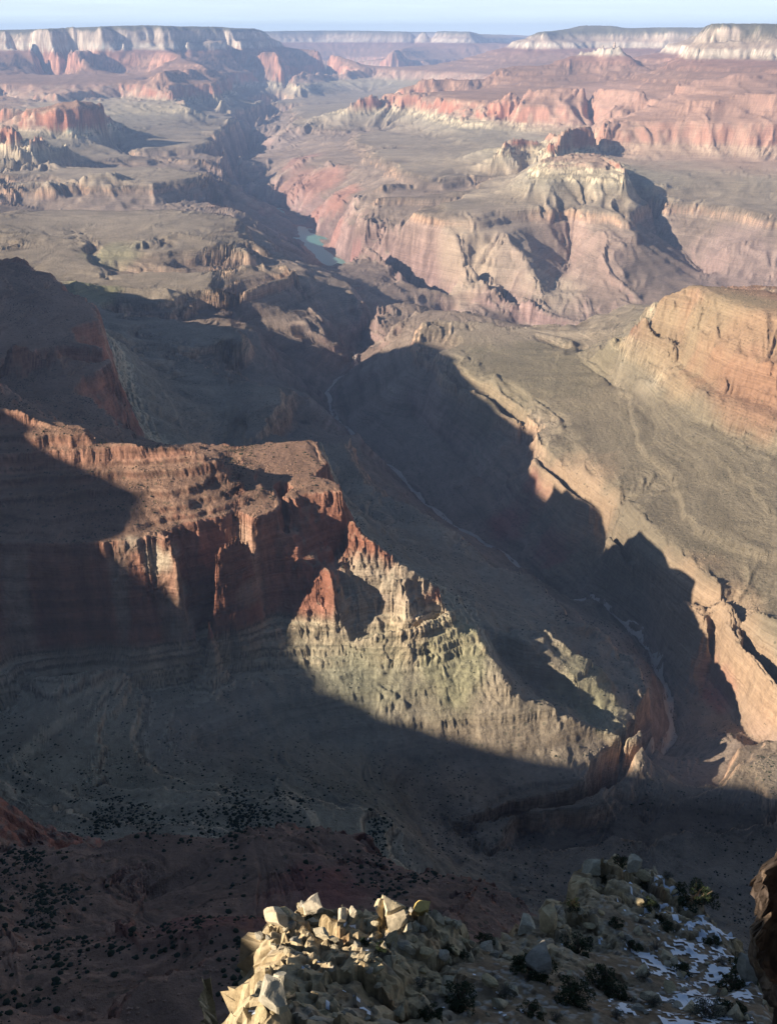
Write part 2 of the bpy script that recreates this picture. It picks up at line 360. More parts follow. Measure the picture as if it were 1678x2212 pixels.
    [(1140, 385, -805), (1230, 375, -790), (1300, 385, -795), (1350, 388, -800), (1372, 392, -815)],
    [(1200, None, -725, 7350), (1310, None, -730, 7350)], [(1150, None, -850, 7650), (1340, None, -850, 7650)],
    [(1190, 450, -935), (1180, 400, -840)], [(1260, 440, -930), (1260, 395, -830)],
    [(1400, 395, -860), (1560, 380, -860), (1600, 372, -850), (1625, 378, -855), (1645, 395, -880)],
    [(1500, 430, -930), (1600, 420, -915), (1678, 430, -925)],
    # rims facing us, right
    [(820, 398, -943), (880, 391, -943), (960, 396, -943), (1020, 392, -943), (1060, 388, -943), (1110, 380, -942), (1140, 372, -935)],
    [(830, 415, -1000), (880, 405, -1000), (960, 412, -1003), (1020, 402, -1000), (1060, 398, -985), (1000, 418, -960)],
    [(790, 425, -960), (839, 420, -943), (880, 419, -943), (940, 428, -943), (1005, 424, -943), (1030, 410, -935)],
    [(800, 450, -1010), (860, 442, -1003), (940, 446, -1003), (1000, 445, -1000), (900, 450, -965)],
    [(880, 452, -943), (929, 464, -943), (1024, 470, -943), (1064, 456, -943), (1089, 470, -943), (1149, 459, -943), (1179, 461, -942), (1219, 450, -942), (1245, 455, -943), (1289, 456, -943), (1359, 476, -943), (1379, 452, -944), (1400, 447, -943), (1429, 443, -943), (1504, 446, -943), (1589, 457, -943), (1659, 470, -943), (1800, 470, -943)],
    [(870, 470, -1000), (929, 488, -1003), (1030, 500, -1006), (1075, 490, -1006), (1149, 480, -1003), (1219, 475, -1003), (1300, 485, -1003), (1370, 500, -1006), (1400, 480, -1030), (1430, 463, -1003), (1504, 466, -1003), (1589, 478, -1003), (1659, 495, -1003), (1800, 495, -1003)],
    # ridges and gullies under the rim
    [(1370, 480, -1000), (1420, 520, -1080), (1460, 560, -1150), (1510, 605, -1230)],
    [(1390, 470, -1060), (1450, 530, -1140), (1530, 600, -1250)],
    [(1205, 480, -1010), (1235, 520, -1120), (1230, 560, -1190), (1205, 610, -1240), (1190, 640, -1260)],
    [(1090, 500, -1010), (1130, 560, -1120), (1160, 610, -1200)],
    [(1290, 490, -1005), (1300, 540, -1080), (1330, 600, -1170), (1390, 650, -1250)],
    [(960, 495, -1010), (1000, 540, -1080), (1060, 580, -1150)],
    [(1678, 500, -1010), (1560, 530, -1080), (1500, 570, -1190)],
    [(1678, 600, -1200), (1600, 640, -1260), (1678, 680, -1300)],
    [(1040, 590, -1170), (1160, 640, -1240), (1260, 680, -1300)],
    # light tilted cliff low above the river
    [(770, 500, -1080), (800, 520, -1110), (840, 545, -1140), (870, 583, -1190), (868, 600, -1200), (905, 612, -1215), (950, 618, -1225), (1010, 622, -1238), (1060, 632, -1255), (1110, 642, -1272), (1160, 655, -1290), (1210, 668, -1308), (1255, 685, -1328), (1282, 695, -1345)],
    [(760, 530, -1180), (800, 560, -1200), (850, 590, -1250), (862, 620, -1262), (905, 632, -1270), (950, 640, -1285), (1010, 646, -1295), (1060, 656, -1308), (1110, 667, -1322), (1160, 680, -1338), (1210, 693, -1350), (1250, 705, -1365)],
    [(740, 560, -1300), (790, 600, -1370), (860, 640, -1380), (940, 665, -1385)],
    [(790, 460, -1010), (800, 470, -1060), (830, 480, -1070), (900, 510, -1080)],
    # red slopes right of the river
    [(620, 340, -1060), (700, 350, -1040), (780, 360, -1010)],
    [(640, 400, -1200), (720, 420, -1160), (780, 430, -1040)],
    [(680, 470, -1330), (740, 480, -1220), (770, 490, -1100)],
    # ---- right mesa: rim, surface, foot
    [(1900, 1620, -940), (1760, 1520, -938), (1678, 1478, -938), (1640, 1430, -938), (1600, 1395, -938), (1560, 1350, -938), (1500, 1310, -938), (1450, 1275, -939), (1400, 1205, -939), (1340, 1160, -940), (1318, 1140, -940), (1342, 1098, -940), (1300, 1080, -940), (1240, 1050, -940), (1180, 1000, -940), (1155, 960, -940), (1160, 915, -941), (1110, 893, -941), (1075, 875, -941), (1055, 850, -941), (1010, 835, -941), (965, 800, -941), (940, 765, -941), (905, 740, -942), (900, 715, -942), (912, 695, -942), (935, 686, -941), (1000, 687, -940), (1050, 694, -940), (1110, 715, -940), (1150, 728, -940), (1210, 750, -938), (1250, 752, -930)],
    [(1900, 1700, -1040), (1700, 1580, -1025), (1640, 1500, -1025), (1600, 1440, -1015), (1550, 1390, -1012), (1480, 1350, -1012), (1420, 1300, -1010), (1380, 1260, -1008), (1320, 1190, -1010), (1290, 1130, -1005), (1230, 1090, -1005), (1170, 1040, -1008), (1130, 980, -1010), (1120, 935, -1008), (1080, 905, -1008), (1040, 875, -1005), (990, 855, -1005), (940, 810, -1005), (900, 770, -1008)],
    [(850, 690, -1010), (900, 670, -1010), (1000, 672, -1012), (1080, 690, -1012), (1140, 710, -1012), (1210, 735, -1008)],
    [(900, 700, -1090), (860, 740, -1150)],
    [(1678, 1650, -1030), (1600, 1560, -1045), (1560, 1500, -1050), (1520, 1440, -1050)],
    [(1560, 1580, -1035), (1620, 1600, -990)],
    [(1300, 1300, -1060), (1200, 1200, -1070), (1100, 1100, -1080), (1000, 1000, -1100), (900, 900, -1130)],
    [(1100, 980, -1030), (980, 1050, -1100), (945, 1085, -1130)],
    [(1000, 870, -1020), (900, 920, -1120), (830, 960, -1160)],
    [(1000, 760, -932), (1200, 900, -915), (1400, 1130, -895), (1600, 1300, -895), (1800, 1400, -900)],
    [(1250, 760, -915), (1300, 800, -895), (1450, 950, -860), (1678, 1120, -850), (1900, 1200, -850)],
    # ledge lines on the mesa slope
    [(1280, 755, -870), (1340, 790, -850), (1420, 850, -838), (1500, 900, -832), (1600, 960, -828), (1678, 1000, -826), (1900, 1080, -826)],
    [(1318, 720, -800), (1360, 755, -790), (1450, 800, -783), (1550, 870, -775), (1678, 910, -772), (1900, 950, -772)],
    [(1330, 708, -764), (1400, 735, -764), (1500, 790, -762), (1580, 845, -762), (1678, 868, -762), (1900, 900, -762)],
    [(1350, 702, -727), (1400, 700, -708), (1450, 712, -702), (1500, 730, -698), (1600, 775, -692), (1678, 800, -690), (1900, 830, -685)],
    [(1345, 690, -725), (1380, 664, -680), (1410, 643, -645), (1460, 622, -618), (1510, 613, -604), (1535, 634, -604), (1600, 654, -604), (1678, 671, -604), (1900, 690, -600)],
    [(1520, None, -640, 3000), (1678, None, -640, 3000), (1900, None, -640, 3000)],
    [(1400, None, -764, 3250), (1520, None, -764, 3350), (1678, None, -764, 3300)],
    [(1290, 715, -900), (1330, None, -900, 3600), (1500, None, -900, 3900), (1678, None, -900, 3800)],
    [(1215, 730, -1000), (1300, None, -1100, 4100), (1500, None, -1200, 4250)],
]
# where rim and foot of one cliff were both traced, the foot fixes how far away it is
PAIRS = [((0, 266), (0, 303)), ((0, 234), (0, 268)), ((260, 192), (270, 210)), ((0, 200), (0, 213)), ((340, 172), (320, 196)), ((485, 155), (485, 172)), ((0, 166), (0, 178)),
         ((890, 205), (900, 235)), ((1260, 274), (1260, 309)), ((60, 398), (200, 425)), ((110, 371), (110, 381)), ((300, 326), (300, 342)), ((660, 277), (660, 288)),
         ((880, 391), (880, 405)), ((880, 419), (860, 442)), ((929, 464), (929, 488)), ((310, 575), (310, 597))]


def line_with(key):
    for q in LINES:
        if any(p[0] == key[0] and p[1] == key[1] for p in q):
            return q
    raise KeyError(key)


for kt, kb in PAIRS:
    top, bot = line_with(kt), line_with(kb)
    us = [(p[0], math.hypot(*place(p)[:2])) for p in bot]
    for i, p in enumerate(top):
        c = [(abs(u - p[0]), r) for u, r in us]
        near = None
        for (ua, ra), (ub, rb) in zip(us[:-1], us[1:]):
            if min(ua, ub) <= p[0] <= max(ua, ub) and ua != ub:
                near = ra + (rb - ra) * (p[0] - ua) / (ub - ua); break
        if near is None:
            near = min(c)[1] if min(c)[0] < 120 else None
        rt = math.hypot(*place(p)[:2])
        if near is not None and p[1] is not None and rt < near * 1.012 and rt > near * 0.86:
            top[i] = (p[0], p[1], near * 1.012)

# plateau rim and walls beside and behind the viewpoint, in metres
WORLD = [  # the unseen rim's course is shaped to throw the shadows in view
    [(-9000, 6000, 0), (-4500, 3350, 0), (-3000, 2850, 0), (-2700, 2800, 0), (-2300, 2720, 0), (-1850, 2520, 0), (-1680, 2240, 0), (-1670, 1844, 0), (-1590, 1612, 0), (-1660, 1441, 0), (-1700, 1214, 0), (-1580, 1039, 0), (-1540, 872, 0),
     (-1560, 800, 0), (-1505, 735, 0), (-1540, 665, 0), (-1640, 605, 0), (-1980, 560, 0), (-2130, 480, 0), (-2080, 400, 0), (-1880, 325, 0), (-1580, 250, 0), (-1100, 160, 0), (-700, 90, 0), (-400, 60, 0), (-200, 30, 0), (-130, 22, 0), (-92, 22, 0), (-78, 14.2, 1.5), (-73, 3.4, 1.4), (-72, 0.3, -1.9), (-69.5, -1.5, -1.1), (-65.6, -1.8, -.4), (-62.5, -3.3, .2), (-60.5, -4.2, .2), (-47, -2.5, .5), (-40, -.5, 1), (-33, .4, 1), (-28, -5, 0), (-8, -5, -2), (0, -2.5, -2), (12, -7, -2), (30, -18, -2), (90, -55, 0),
     (300, -120, 0), (900, -200, 0), (1800, -150, 0), (3000, 400, 0), (4200, 1500, 0), (6000, 1800, 0), (12000, 2500, 0)],
    [(-9000, 5000, 30), (-5000, 2100, 30), (-3000, 1100, 25), (-2500, 200, 20), (-1200, -600, 15), (0, -400, 12), (1500, -900, 15), (5000, -500, 20), (12000, 0, 30)],
    [(-9000, 7500, -610), (-4500, 4500, -610), (-2800, 3700, -610), (-1900, 3400, -610)],
    [(-9000, 8100, -925), (-4500, 5000, -925), (-2800, 4300, -925)],
    [(-700, 1190, -480), (-1000, 1180, -410), (-1250, 1130, -340)],
    [(-800, 1700, -600), (-1150, 2000, -520), (-1150, 2500, -500), (-1100, 3000, -600)],
    [(-1150, 1650, -480), (-900, 1480, -560)],
    [(-600, 850, -640), (-900, 800, -600), (-1150, 640, -500), (-1500, 500, -330)],
    [(400, 250, -480), (900, 350, -600), (1700, 800, -610), (2600, 1600, -610), (3600, 2400, -610)],
    [(900, 700, -900), (1500, 1100, -900), (2300, 1900, -850)],
    [(-40, -4, -30), (-15, 6, -28), (0, 9, -30), (15, 6, -28)], [(-100, 60, -70), (-60, 20, -60), (-30, 20, -60)],
    [(-60, 60, -110), (0, 50, -95), (60, 55, -105)], [(-100, 130, -230), (0, 125, -225), (100, 130, -235)],
    [(-160, 215, -330), (0, 215, -330), (160, 225, -340)],
]
RING = [
    [(az, 70000, 60) for az in range(-180, 181, 5)],
]
QUAL = (1000, 2300, 1450); NOISE = 1
# ------------------------------------------------------------------ smooth land: relax the outlines into a surface on rings round the viewpoint
def relax(con, cnt, a2, iters, init=None, wrap=False):
    """Laplace fill of the grid con/cnt (values where cnt > 0); a2 = (dr/da)^2 weight of the azimuth neighbours."""
    H, W = con.shape
    if min(H, W) > 12:
        h2, w2 = (H + 1) // 2, (W + 1) // 2
        cp = np.zeros((h2 * 2, w2 * 2)); kp = np.zeros((h2 * 2, w2 * 2))
        cp[:H, :W] = con * cnt; kp[:H, :W] = cnt
        c2 = cp.reshape(h2, 2, w2, 2).sum((1, 3)); k2 = kp.reshape(h2, 2, w2, 2).sum((1, 3))
        c2 = np.where(k2 > 0, c2 / np.maximum(k2, 1e-9), 0)
        low = relax(c2, np.minimum(k2, 1), a2, iters + 6, wrap=wrap)
        if wrap and W % 2:
            raise ValueError
        iy = (np.arange(H) - 0.5) / 2; ix = (np.arange(W) - 0.5) / 2
        y0 = np.clip(np.floor(iy).astype(int), 0, h2 - 1); y1 = np.minimum(y0 + 1, h2 - 1); fy = np.clip(iy - y0, 0, 1)[:, None]
        x0 = np.floor(ix).astype(int); fx = (ix - x0)[None, :]
        if wrap:
            x1 = (x0 + 1) % w2; x0 = x0 % w2
        else:
            x0 = np.clip(x0, 0, w2 - 1); x1 = np.minimum(x0 + 1, w2 - 1); fx = np.clip(fx, 0, 1)
        u = (low[y0][:, x0] * (1 - fx) + low[y0][:, x1] * fx) * (1 - fy) + (low[y1][:, x0] * (1 - fx) + low[y1][:, x1] * fx) * fy
    else:
        k = cnt > 0
        u = np.full((H, W), con[k].mean() if k.any() else 0.0)
        iters = 400
    m = cnt > 0
    u = np.where(m, con, u)
    s = 1 / (2 + 2 * a2)
    for _ in range(iters):
        up = np.concatenate([u[:1], u[:-1]]); dn = np.concatenate([u[1:], u[-1:]])
        if wrap:
            lf = np.roll(u, 1, 1); rt = np.roll(u, -1, 1)
        else:
            lf = np.concatenate([u[:, :1], u[:, :-1]], 1); rt = np.concatenate([u[:, 1:], u[:, -1:]], 1)
        v = (up + dn + a2 * (lf + rt)) * s
        u = np.where(m, con, u + 0.95 * (v - u))
    return u


def densify(pts, f):
    out = []
    for a, b in zip(pts[:-1], pts[1:]):
        ra = min(math.hypot(a[0], a[1]), math.hypot(b[0], b[1]))
        n = max(2, int(math.dist(a[:2], b[:2]) / (ra * f)) + 2)
        for i in range(n):
            t = i / n
            out.append([a[k] + (b[k] - a[k]) * t for k in range(3)])
    out.append(list(pts[-1]))
    return out


pts = []
for ln in LINES:
    q = []
    for p in ln:
        x, y, z = place(p)
        q.append((x, y, float(z2r(z))))
    pts += densify(q, 0.0006)
    if min(math.hypot(a[0], a[1]) for a in q) > 8800:             # far lines get some breadth
        for f in (.996, 1.004):
            pts += densify([(x * f, y * f, z) for x, y, z in q], 0.0008)
    if q[0][2] > -60 and math.hypot(q[1][0], q[1][1]) > 9000:      # plateau tops stay flat behind their rim
        for f in (1.04, 1.1, 1.2, 1.32):
            pts += densify([(x * f, y * f, z) for x, y, z in q if z > -60], 0.0006)
for ln in RING:
    q = []
    for az, r, z in ln:
        a = math.radians(az)
        q.append((r * math.sin(a), r * math.cos(a), float(z2r(z))))
    pts += densify(q, 0.002)
for ln in WORLD:
    pts += densify([(x, y, float(z2r(z))) for x, y, z in ln], 0.002)
P = np.array(pts)
P_r = np.log(np.hypot(P[:, 0], P[:, 1])); P_a = np.arctan2(P[:, 0], P[:, 1])


def raster(r0, r1, nr, a0, a1, na, wrap):
    iy = np.rint((P_r - r0) / (r1 - r0) * (nr - 1)).astype(int)
    ix = np.rint((P_a - a0) / (a1 - a0) * (na if wrap else na - 1)).astype(int)
    if wrap:
        ix %= na
    ok = (iy >= 0) & (iy < nr) & (ix >= 0) & (ix < na)
    con = np.zeros((nr, na)); cnt = np.zeros((nr, na))
    np.add.at(con, (iy[ok], ix[ok]), P[ok, 2]); np.add.at(cnt, (iy[ok], ix[ok]), 1)
    con = np.where(cnt > 0, con / np.maximum(cnt, 1), 0)
    return con, (cnt > 0).astype(float)


GR0, GR1, GNR, GNA = math.log(12), math.log(80000), 1024, 1024
con, cnt = raster(GR0, GR1, GNR, -math.pi, math.pi, GNA, True)
dr = (GR1 - GR0) / (GNR - 1); da = 2 * math.pi / GNA
G = relax(con, cnt, (dr / da) ** 2, 30, wrap=True)
VR0, VR1, VNR = math.log(200), math.log(48000), 2400
VA0, VA1, VNA = math.radians(-36), math.radians(36), 960


def sample_G(x, y):
    lr = np.log(np.maximum(np.hypot(x, y), 13)); a = np.arctan2(x, y)
    fy = np.clip((lr - GR0) / (GR1 - GR0) * (GNR - 1), 0, GNR - 1.001); fx = (a + math.pi) / (2 * math.pi) * GNA
    y0 = fy.astype(int); x0 = np.floor(fx).astype(int); ty = fy - y0; tx = fx - x0
    x1 = (x0 + 1) % GNA; x0 %= GNA
    return (G[y0, x0] * (1 - tx) + G[y0, x1] * tx) * (1 - ty) + (G[y0 + 1, x0] * (1 - tx) + G[y0 + 1, x1] * tx) * ty


con, cnt = raster(VR0, VR1, VNR, VA0, VA1, VNA, False)
vr = np.exp(np.linspace(VR0, VR1, VNR)); va = np.linspace(VA0, VA1, VNA)
for j in (0, VNA - 1):
    con[:, j] = sample_G(vr * math.sin(va[j]), vr * math.cos(va[j])); cnt[:, j] = 1
for i in (0, VNR - 1):
    con[i] = sample_G(vr[i] * np.sin(va), vr[i] * np.cos(va)); cnt[i] = 1
dr = (VR1 - VR0) / (VNR - 1); da = (VA1 - VA0) / (VNA - 1)
V = relax(con, cnt, (dr / da) ** 2, 40)
# soften a little so that the tent-like creases of the fill do not show
for _ in range(9):
    V[1:-1, 1:-1] = 0.5 * V[1:-1, 1:-1] + 0.125 * (V[:-2, 1:-1] + V[2:, 1:-1] + V[1:-1, :-2] + V[1:-1, 2:])


def base_R(x, y):
    lr = np.log(np.maximum(np.hypot(x, y), 13)); a = np.arctan2(x, y)
    inside = (lr > VR0 + 0.003) & (lr < VR1 - 0.003) & (a > VA0 + 0.001) & (a < VA1 - 0.001)
    fy = np.clip((lr - VR0) / (VR1 - VR0) * (VNR - 1), 0, VNR - 1.001); fx = np.clip((a - VA0) / (VA1 - VA0) * (VNA - 1), 0, VNA - 1.001)
    y0 = fy.astype(int); x0 = fx.astype(int); ty = fy - y0; tx = fx - x0
    v = (V[y0, x0] * (1 - tx) + V[y0, x0 + 1] * tx) * (1 - ty) + (V[y0 + 1, x0] * (1 - tx) + V[y0 + 1, x0 + 1] * tx) * ty
    if inside.all():
        return v
    return np.where(inside, v, sample_G(x, y))


# thin beds that stand out as ledges: (top, bottom, thickness, strength)
_bz, _bo, _bs = [400.0], [400.0], [0.0]
_rb = random.Random(4)
for top_, bot_, th_, st_ in ((400, 0, 40, 0), (0, -95, 16, .7), (-95, -150, 12, .4), (-150, -250, 30, .35), (-250, -320, 16, .3), (-320, -560, 14, 1.0), (-560, -610, 14, .9), (-610, -760, 30, .45), (-760, -828, 10, 1.0),
                             (-828, -939, 17, .22), (-939, -1000, 11, .8), (-1000, -1390, 30, .35)):
    zc = float(top_)
    while zc > bot_ + 2:
        d_ = min(th_ * _rb.uniform(.55, 1.6), zc - bot_)
        if zc - d_ - bot_ < th_ * .3: d_ = zc - bot_
        _bz += [zc - d_ * 0.30, zc - d_]; _bo += [zc - d_ * 0.78, zc - d_]; _bs += [st_, st_]
        zc -= d_
_bz = np.array(_bz)[::-1]; _bo = np.array(_bo)[::-1]; _bs = np.array(_bs)[::-1]


def ledges(z, k):
    return z + (np.interp(z, _bz, _bo) - z) * np.interp(z, _bz, _bs) * k


_tz = [400.0]; _tv = [0.0]
for i_ in range(len(_bz) - 1, 1, -2):                       # -1 on the treads, +1 on the risers of the beds
    pass
_order = np.argsort(-_bz)
_top = 400.0
for a_ in range(1, len(_order) - 1, 2):
    k1, k2 = _order[a_], _order[a_ + 1]
    t0_, t1_ = _top, _bo[k2]
    _tz += [t0_ - .05 * (t0_ - t1_), t0_ - .30 * (t0_ - t1_), t0_ - .38 * (t0_ - t1_), t0_ - .95 * (t0_ - t1_)]; _tv += [-_bs[k2], -_bs[k2], _bs[k2], _bs[k2]]
    _top = t1_
_tz = np.array(_tz)[::-1]; _tv = np.array(_tv)[::-1]


# ------------------------------------------------------------------ noise
def h32(ix, iy, s):
    h = (ix.astype(np.int64) * 374761393 + iy.astype(np.int64) * 668265263 + s * 1442695041) & 0xFFFFFFFF
    h = ((h ^ (h >> 13)) * 1274126177) & 0xFFFFFFFF
    h ^= h >> 16
    return h


def vnoise(x, y, s):
    ix = np.floor(x); iy = np.floor(y); fx = (x - ix).astype(np.float32); fy = (y - iy).astype(np.float32)
    ix = ix.astype(np.int64); iy = iy.astype(np.int64)
    ux = fx * fx * (3 - 2 * fx); uy = fy * fy * (3 - 2 * fy)
    g = [(h32(ix + a, iy + b, s) & 0xFFFF).astype(np.float32) / 32767.5 - 1 for a, b in ((0, 0), (1, 0), (0, 1), (1, 1))]
    return (g[0] * (1 - ux) + g[1] * ux) * (1 - uy) + (g[2] * (1 - ux) + g[3] * ux) * uy


def fbm(x, y, s, o, gain=0.5):
    t = 0; a = 1; n = 0
    for k in range(o):
        t = t + a * vnoise(x * 2 ** k + 17.3 * k, y * 2 ** k - 9.1 * k, s + k)
        n += a; a *= gain
    return t / n


def gully(x, y, sx, sy, lam, s):
    """waves across the slope direction (sx, sy = unit vector along the contour): ridges and gullies that run downhill."""
    L = lam * 1.5
    px, py = x / L, y / L
    ix = np.floor(px); iy = np.floor(py); fx = (px - ix).astype(np.float32); fy = (py - iy).astype(np.float32)
    ix = ix.astype(np.int64); iy = iy.astype(np.int64)
    ux = fx * fx * (3 - 2 * fx); uy = fy * fy * (3 - 2 * fy)
    h = np.zeros(x.shape, np.float32); d = np.zeros(x.shape, np.float32)
    k = 2 * math.pi * L / lam
    for a, b, wt in ((0, 0, (1 - ux) * (1 - uy)), (1, 0, ux * (1 - uy)), (0, 1, (1 - ux) * uy), (1, 1, ux * uy)):
        hh = h32(ix + a, iy + b, s)
        jx = (hh & 0xFF).astype(np.float32) / 255; jy = ((hh >> 8) & 0xFF).astype(np.float32) / 255
        ph = ((fx - a - jx) * sx + (fy - b - jy) * sy) * k
        h += wt * np.cos(ph); d -= wt * np.sin(ph)
    return h, d


LAMS = [(900, 0.012), (430, 0.018), (210, 0.030), (100, 0.042), (48, 0.04), (22, 0.035), (10, 0.03)]


def land_chunk(x, y):
    r = np.hypot(x, y)
    # outlines wander a little
    wx = fbm(x / 260, y / 260, 11, 3) * 22 * np.clip(r / 4000, 0.25, 1.6)
    wy = fbm(x / 260, y / 260, 23, 3) * 22 * np.clip(r / 4000, 0.25, 1.6)
    wx += fbm(x / 50, y / 50, 31, 3) * 7; wy += fbm(x / 50, y / 50, 37, 3) * 7
    wk = np.clip(r / 700, 0.02, 1)
    X = x + wx * wk; Y = y + wy * wk
    R = base_R(X, Y)
    e = np.maximum(r * 0.006, 6)
    gx = (base_R(X + e, Y) - base_R(X - e, Y)) / (2 * e)
    gy = (base_R(X, Y + e) - base_R(X, Y - e)) / (2 * e)
    g = np.hypot(gx, gy) + 1e-6
    sl = np.clip(g, 0, 1.1)
    sx = (-gy / g).astype(np.float32); sy = (gx / g).astype(np.float32)
    acc = np.zeros_like(x)
    deep = np.clip((float(z2r(-1000)) - R) / 40, 0, 1) * np.clip((r - 2500) / 2000, 0.2, 1)
    tw = 0.0
    for k, (lam, am) in enumerate(LAMS):
        fade = np.clip((lam / (r * 0.0035) - 1) * 1.5, 0, 1)          # too small to be seen from here
        keep = np.clip((r - 1000) / 2500, 0.0, 1) if lam > 300 else (np.clip((r - 200) / 1500, 0.35, 1) if lam > 150 else 1.0)
        if not (fade > 0).any():
            continue
        h, d = gully(x, y, sx, sy, lam, 101 + k)
        h = 1 - 2 * np.sqrt(np.clip((1 - h) * 0.5, 0, 1)) if k > 1 else h
        stp = 1 - 0.55 * np.clip((sl - 0.5) * 3, 0, 1) if lam < 300 else 1.0
        if lam < 60: keep = keep * (1 - .65 * np.clip((-R - float(-z2r(-832))) / 6, 0, 1) * np.clip((R - float(z2r(-934))) / 6, 0, 1))
        if lam > 150: keep = keep * (1 + 1.7 * np.clip((r - 6000) / 3000, 0, 1))
        acc += fade * keep * stp * am * lam * h * (0.05 + (.19 if 150 < lam < 700 else 0) * np.clip((r - 2500) / 1500, 0, 1) + sl * 1.1) * (1 + (1.7 if lam < 300 else .8) * deep)
        # smaller gullies branch off the larger ones
        nx = sx + 0.55 * d * (-gx / g).astype(np.float32) * -1; ny = sy + 0.55 * d * (-gy / g).astype(np.float32) * -1
        q = np.sqrt(nx * nx + ny * ny) + 1e-6
        sx = nx / q; sy = ny / q
    near = np.clip(2500 / r, 0.15, 1)
    iso = (fbm(x / 130, y / 130, 57, 5, .6) * 12 + fbm(x / 24, y / 24, 77, 4, .6) * 5 * near) * (0.12 + sl)
    iso = iso + fbm(x / 7, y / 7, 99, 3) * 1.5 * np.clip(1500 / r - .6, 0, 1) * (.3 + sl)
    wn = np.clip(r / 350, 0.06, 1)
    acc = acc * wn; iso = iso * wn
    n = acc * NOISE * 0.7 + iso * NOISE
    # the river keeps its level
    riv = np.clip((R - float(z2r(-1396))) / 30, 0, 1)
    Rn = R + n * riv
    # strata swell gently
    dz = fbm(x / 1500, y / 1500, 5, 2) * 10 * np.clip(r / 3000, 0, 1)
    z = r2z(Rn)
    hard = np.clip((r2z(R + 3) - r2z(R - 3)) / 6, 0, 1.2)             # 1 where the beds stand up, small on soft slopes
    z = z + (acc * 1.3 + iso * 0.7) * NOISE * riv * np.clip(1 - hard, 0, 1) * np.clip(sl * 2, 0.15, 1)
    patchy = 0.55 + 0.45 * np.clip(fbm(x / 170, y / 170, 88, 3) * 4 + .6, -0.6, 1)
    z = ledges(z, patchy * np.clip((sl - .1) * 5, 0, 1) * np.clip(r / 300, 0, 1))
    z = np.where(R > -1320, z + dz * riv, z)
    return z, Rn, g, n


def land(x, y):
    sh = x.shape
    x = np.ascontiguousarray(x, dtype=np.float64).ravel(); y = np.ascontiguousarray(y, dtype=np.float64).ravel()
    n = max(1, len(x) // 60000)
    xs = np.array_split(x, n); ys = np.array_split(y, n)
    with ThreadPoolExecutor(4) as ex:
        res = list(ex.map(lambda a: land_chunk(*a), zip(xs, ys)))
    return [np.concatenate([q[i] for q in res]).reshape(sh) for i in range(4)]
# ------------------------------------------------------------------ meshes of the land
def smooth01(v, a, b):
    t = np.clip((v - a) / (b - a), 0, 1)
    return t * t * (3 - 2 * t)


STRATA = [  # height, cliff colour, slope colour (real surface colours)
    (400, (.50, .40, .31), (.13, .12, .08)),
    (0, (.50, .40, .31), (.13, .12, .08)),
    (-60, (.50, .40, .30), (.30, .24, .17)),
    (-95, (.42, .34, .26), (.34, .26, .19)),
    (-150, (.42, .32, .24), (.36, .27, .20)),
    (-160, (.58, .50, .39), (.48, .40, .31)),
    (-240, (.58, .50, .39), (.46, .38, .29)),
    (-262, (.29, .155, .11), (.28, .155, .115)),
    (-320, (.29, .14, .095), (.28, .16, .11)),
    (-400, (.31, .16, .105), (.29, .175, .12)),
    (-470, (.29, .145, .095), (.28, .165, .11)),
    (-560, (.31, .165, .11), (.28, .17, .115)),
    (-606, (.33, .165, .11), (.28, .17, .115)),
    (-640, (.37, .165, .105), (.34, .21, .145)),
    (-752, (.34, .145, .095), (.36, .25, .18)),
    (-765, (.40, .30, .20), (.38, .31, .21)),
    (-815, (.40, .31, .20), (.36, .30, .20)),
    (-830, (.34, .285, .20), (.30, .255, .185)),
    (-900, (.31, .245, .17), (.28, .225, .16)),
    (-938, (.34, .26, .18), (.275, .22, .16)),
    (-948, (.38, .26, .17), (.20, .155, .11)),
    (-996, (.38, .24, .16), (.24, .175, .13)),
    (-1010, (.27, .19, .15), (.25, .19, .145)),
    (-1200, (.24, .16, .135), (.25, .185, .145)),
    (-1420, (.22, .145, .13), (.23, .17, .14)),
]
_sz = np.array([s[0] for s in STRATA][::-1], float)
_sc = np.array([s[1] for s in STRATA][::-1]); _ss = np.array([s[2] for s in STRATA][::-1])

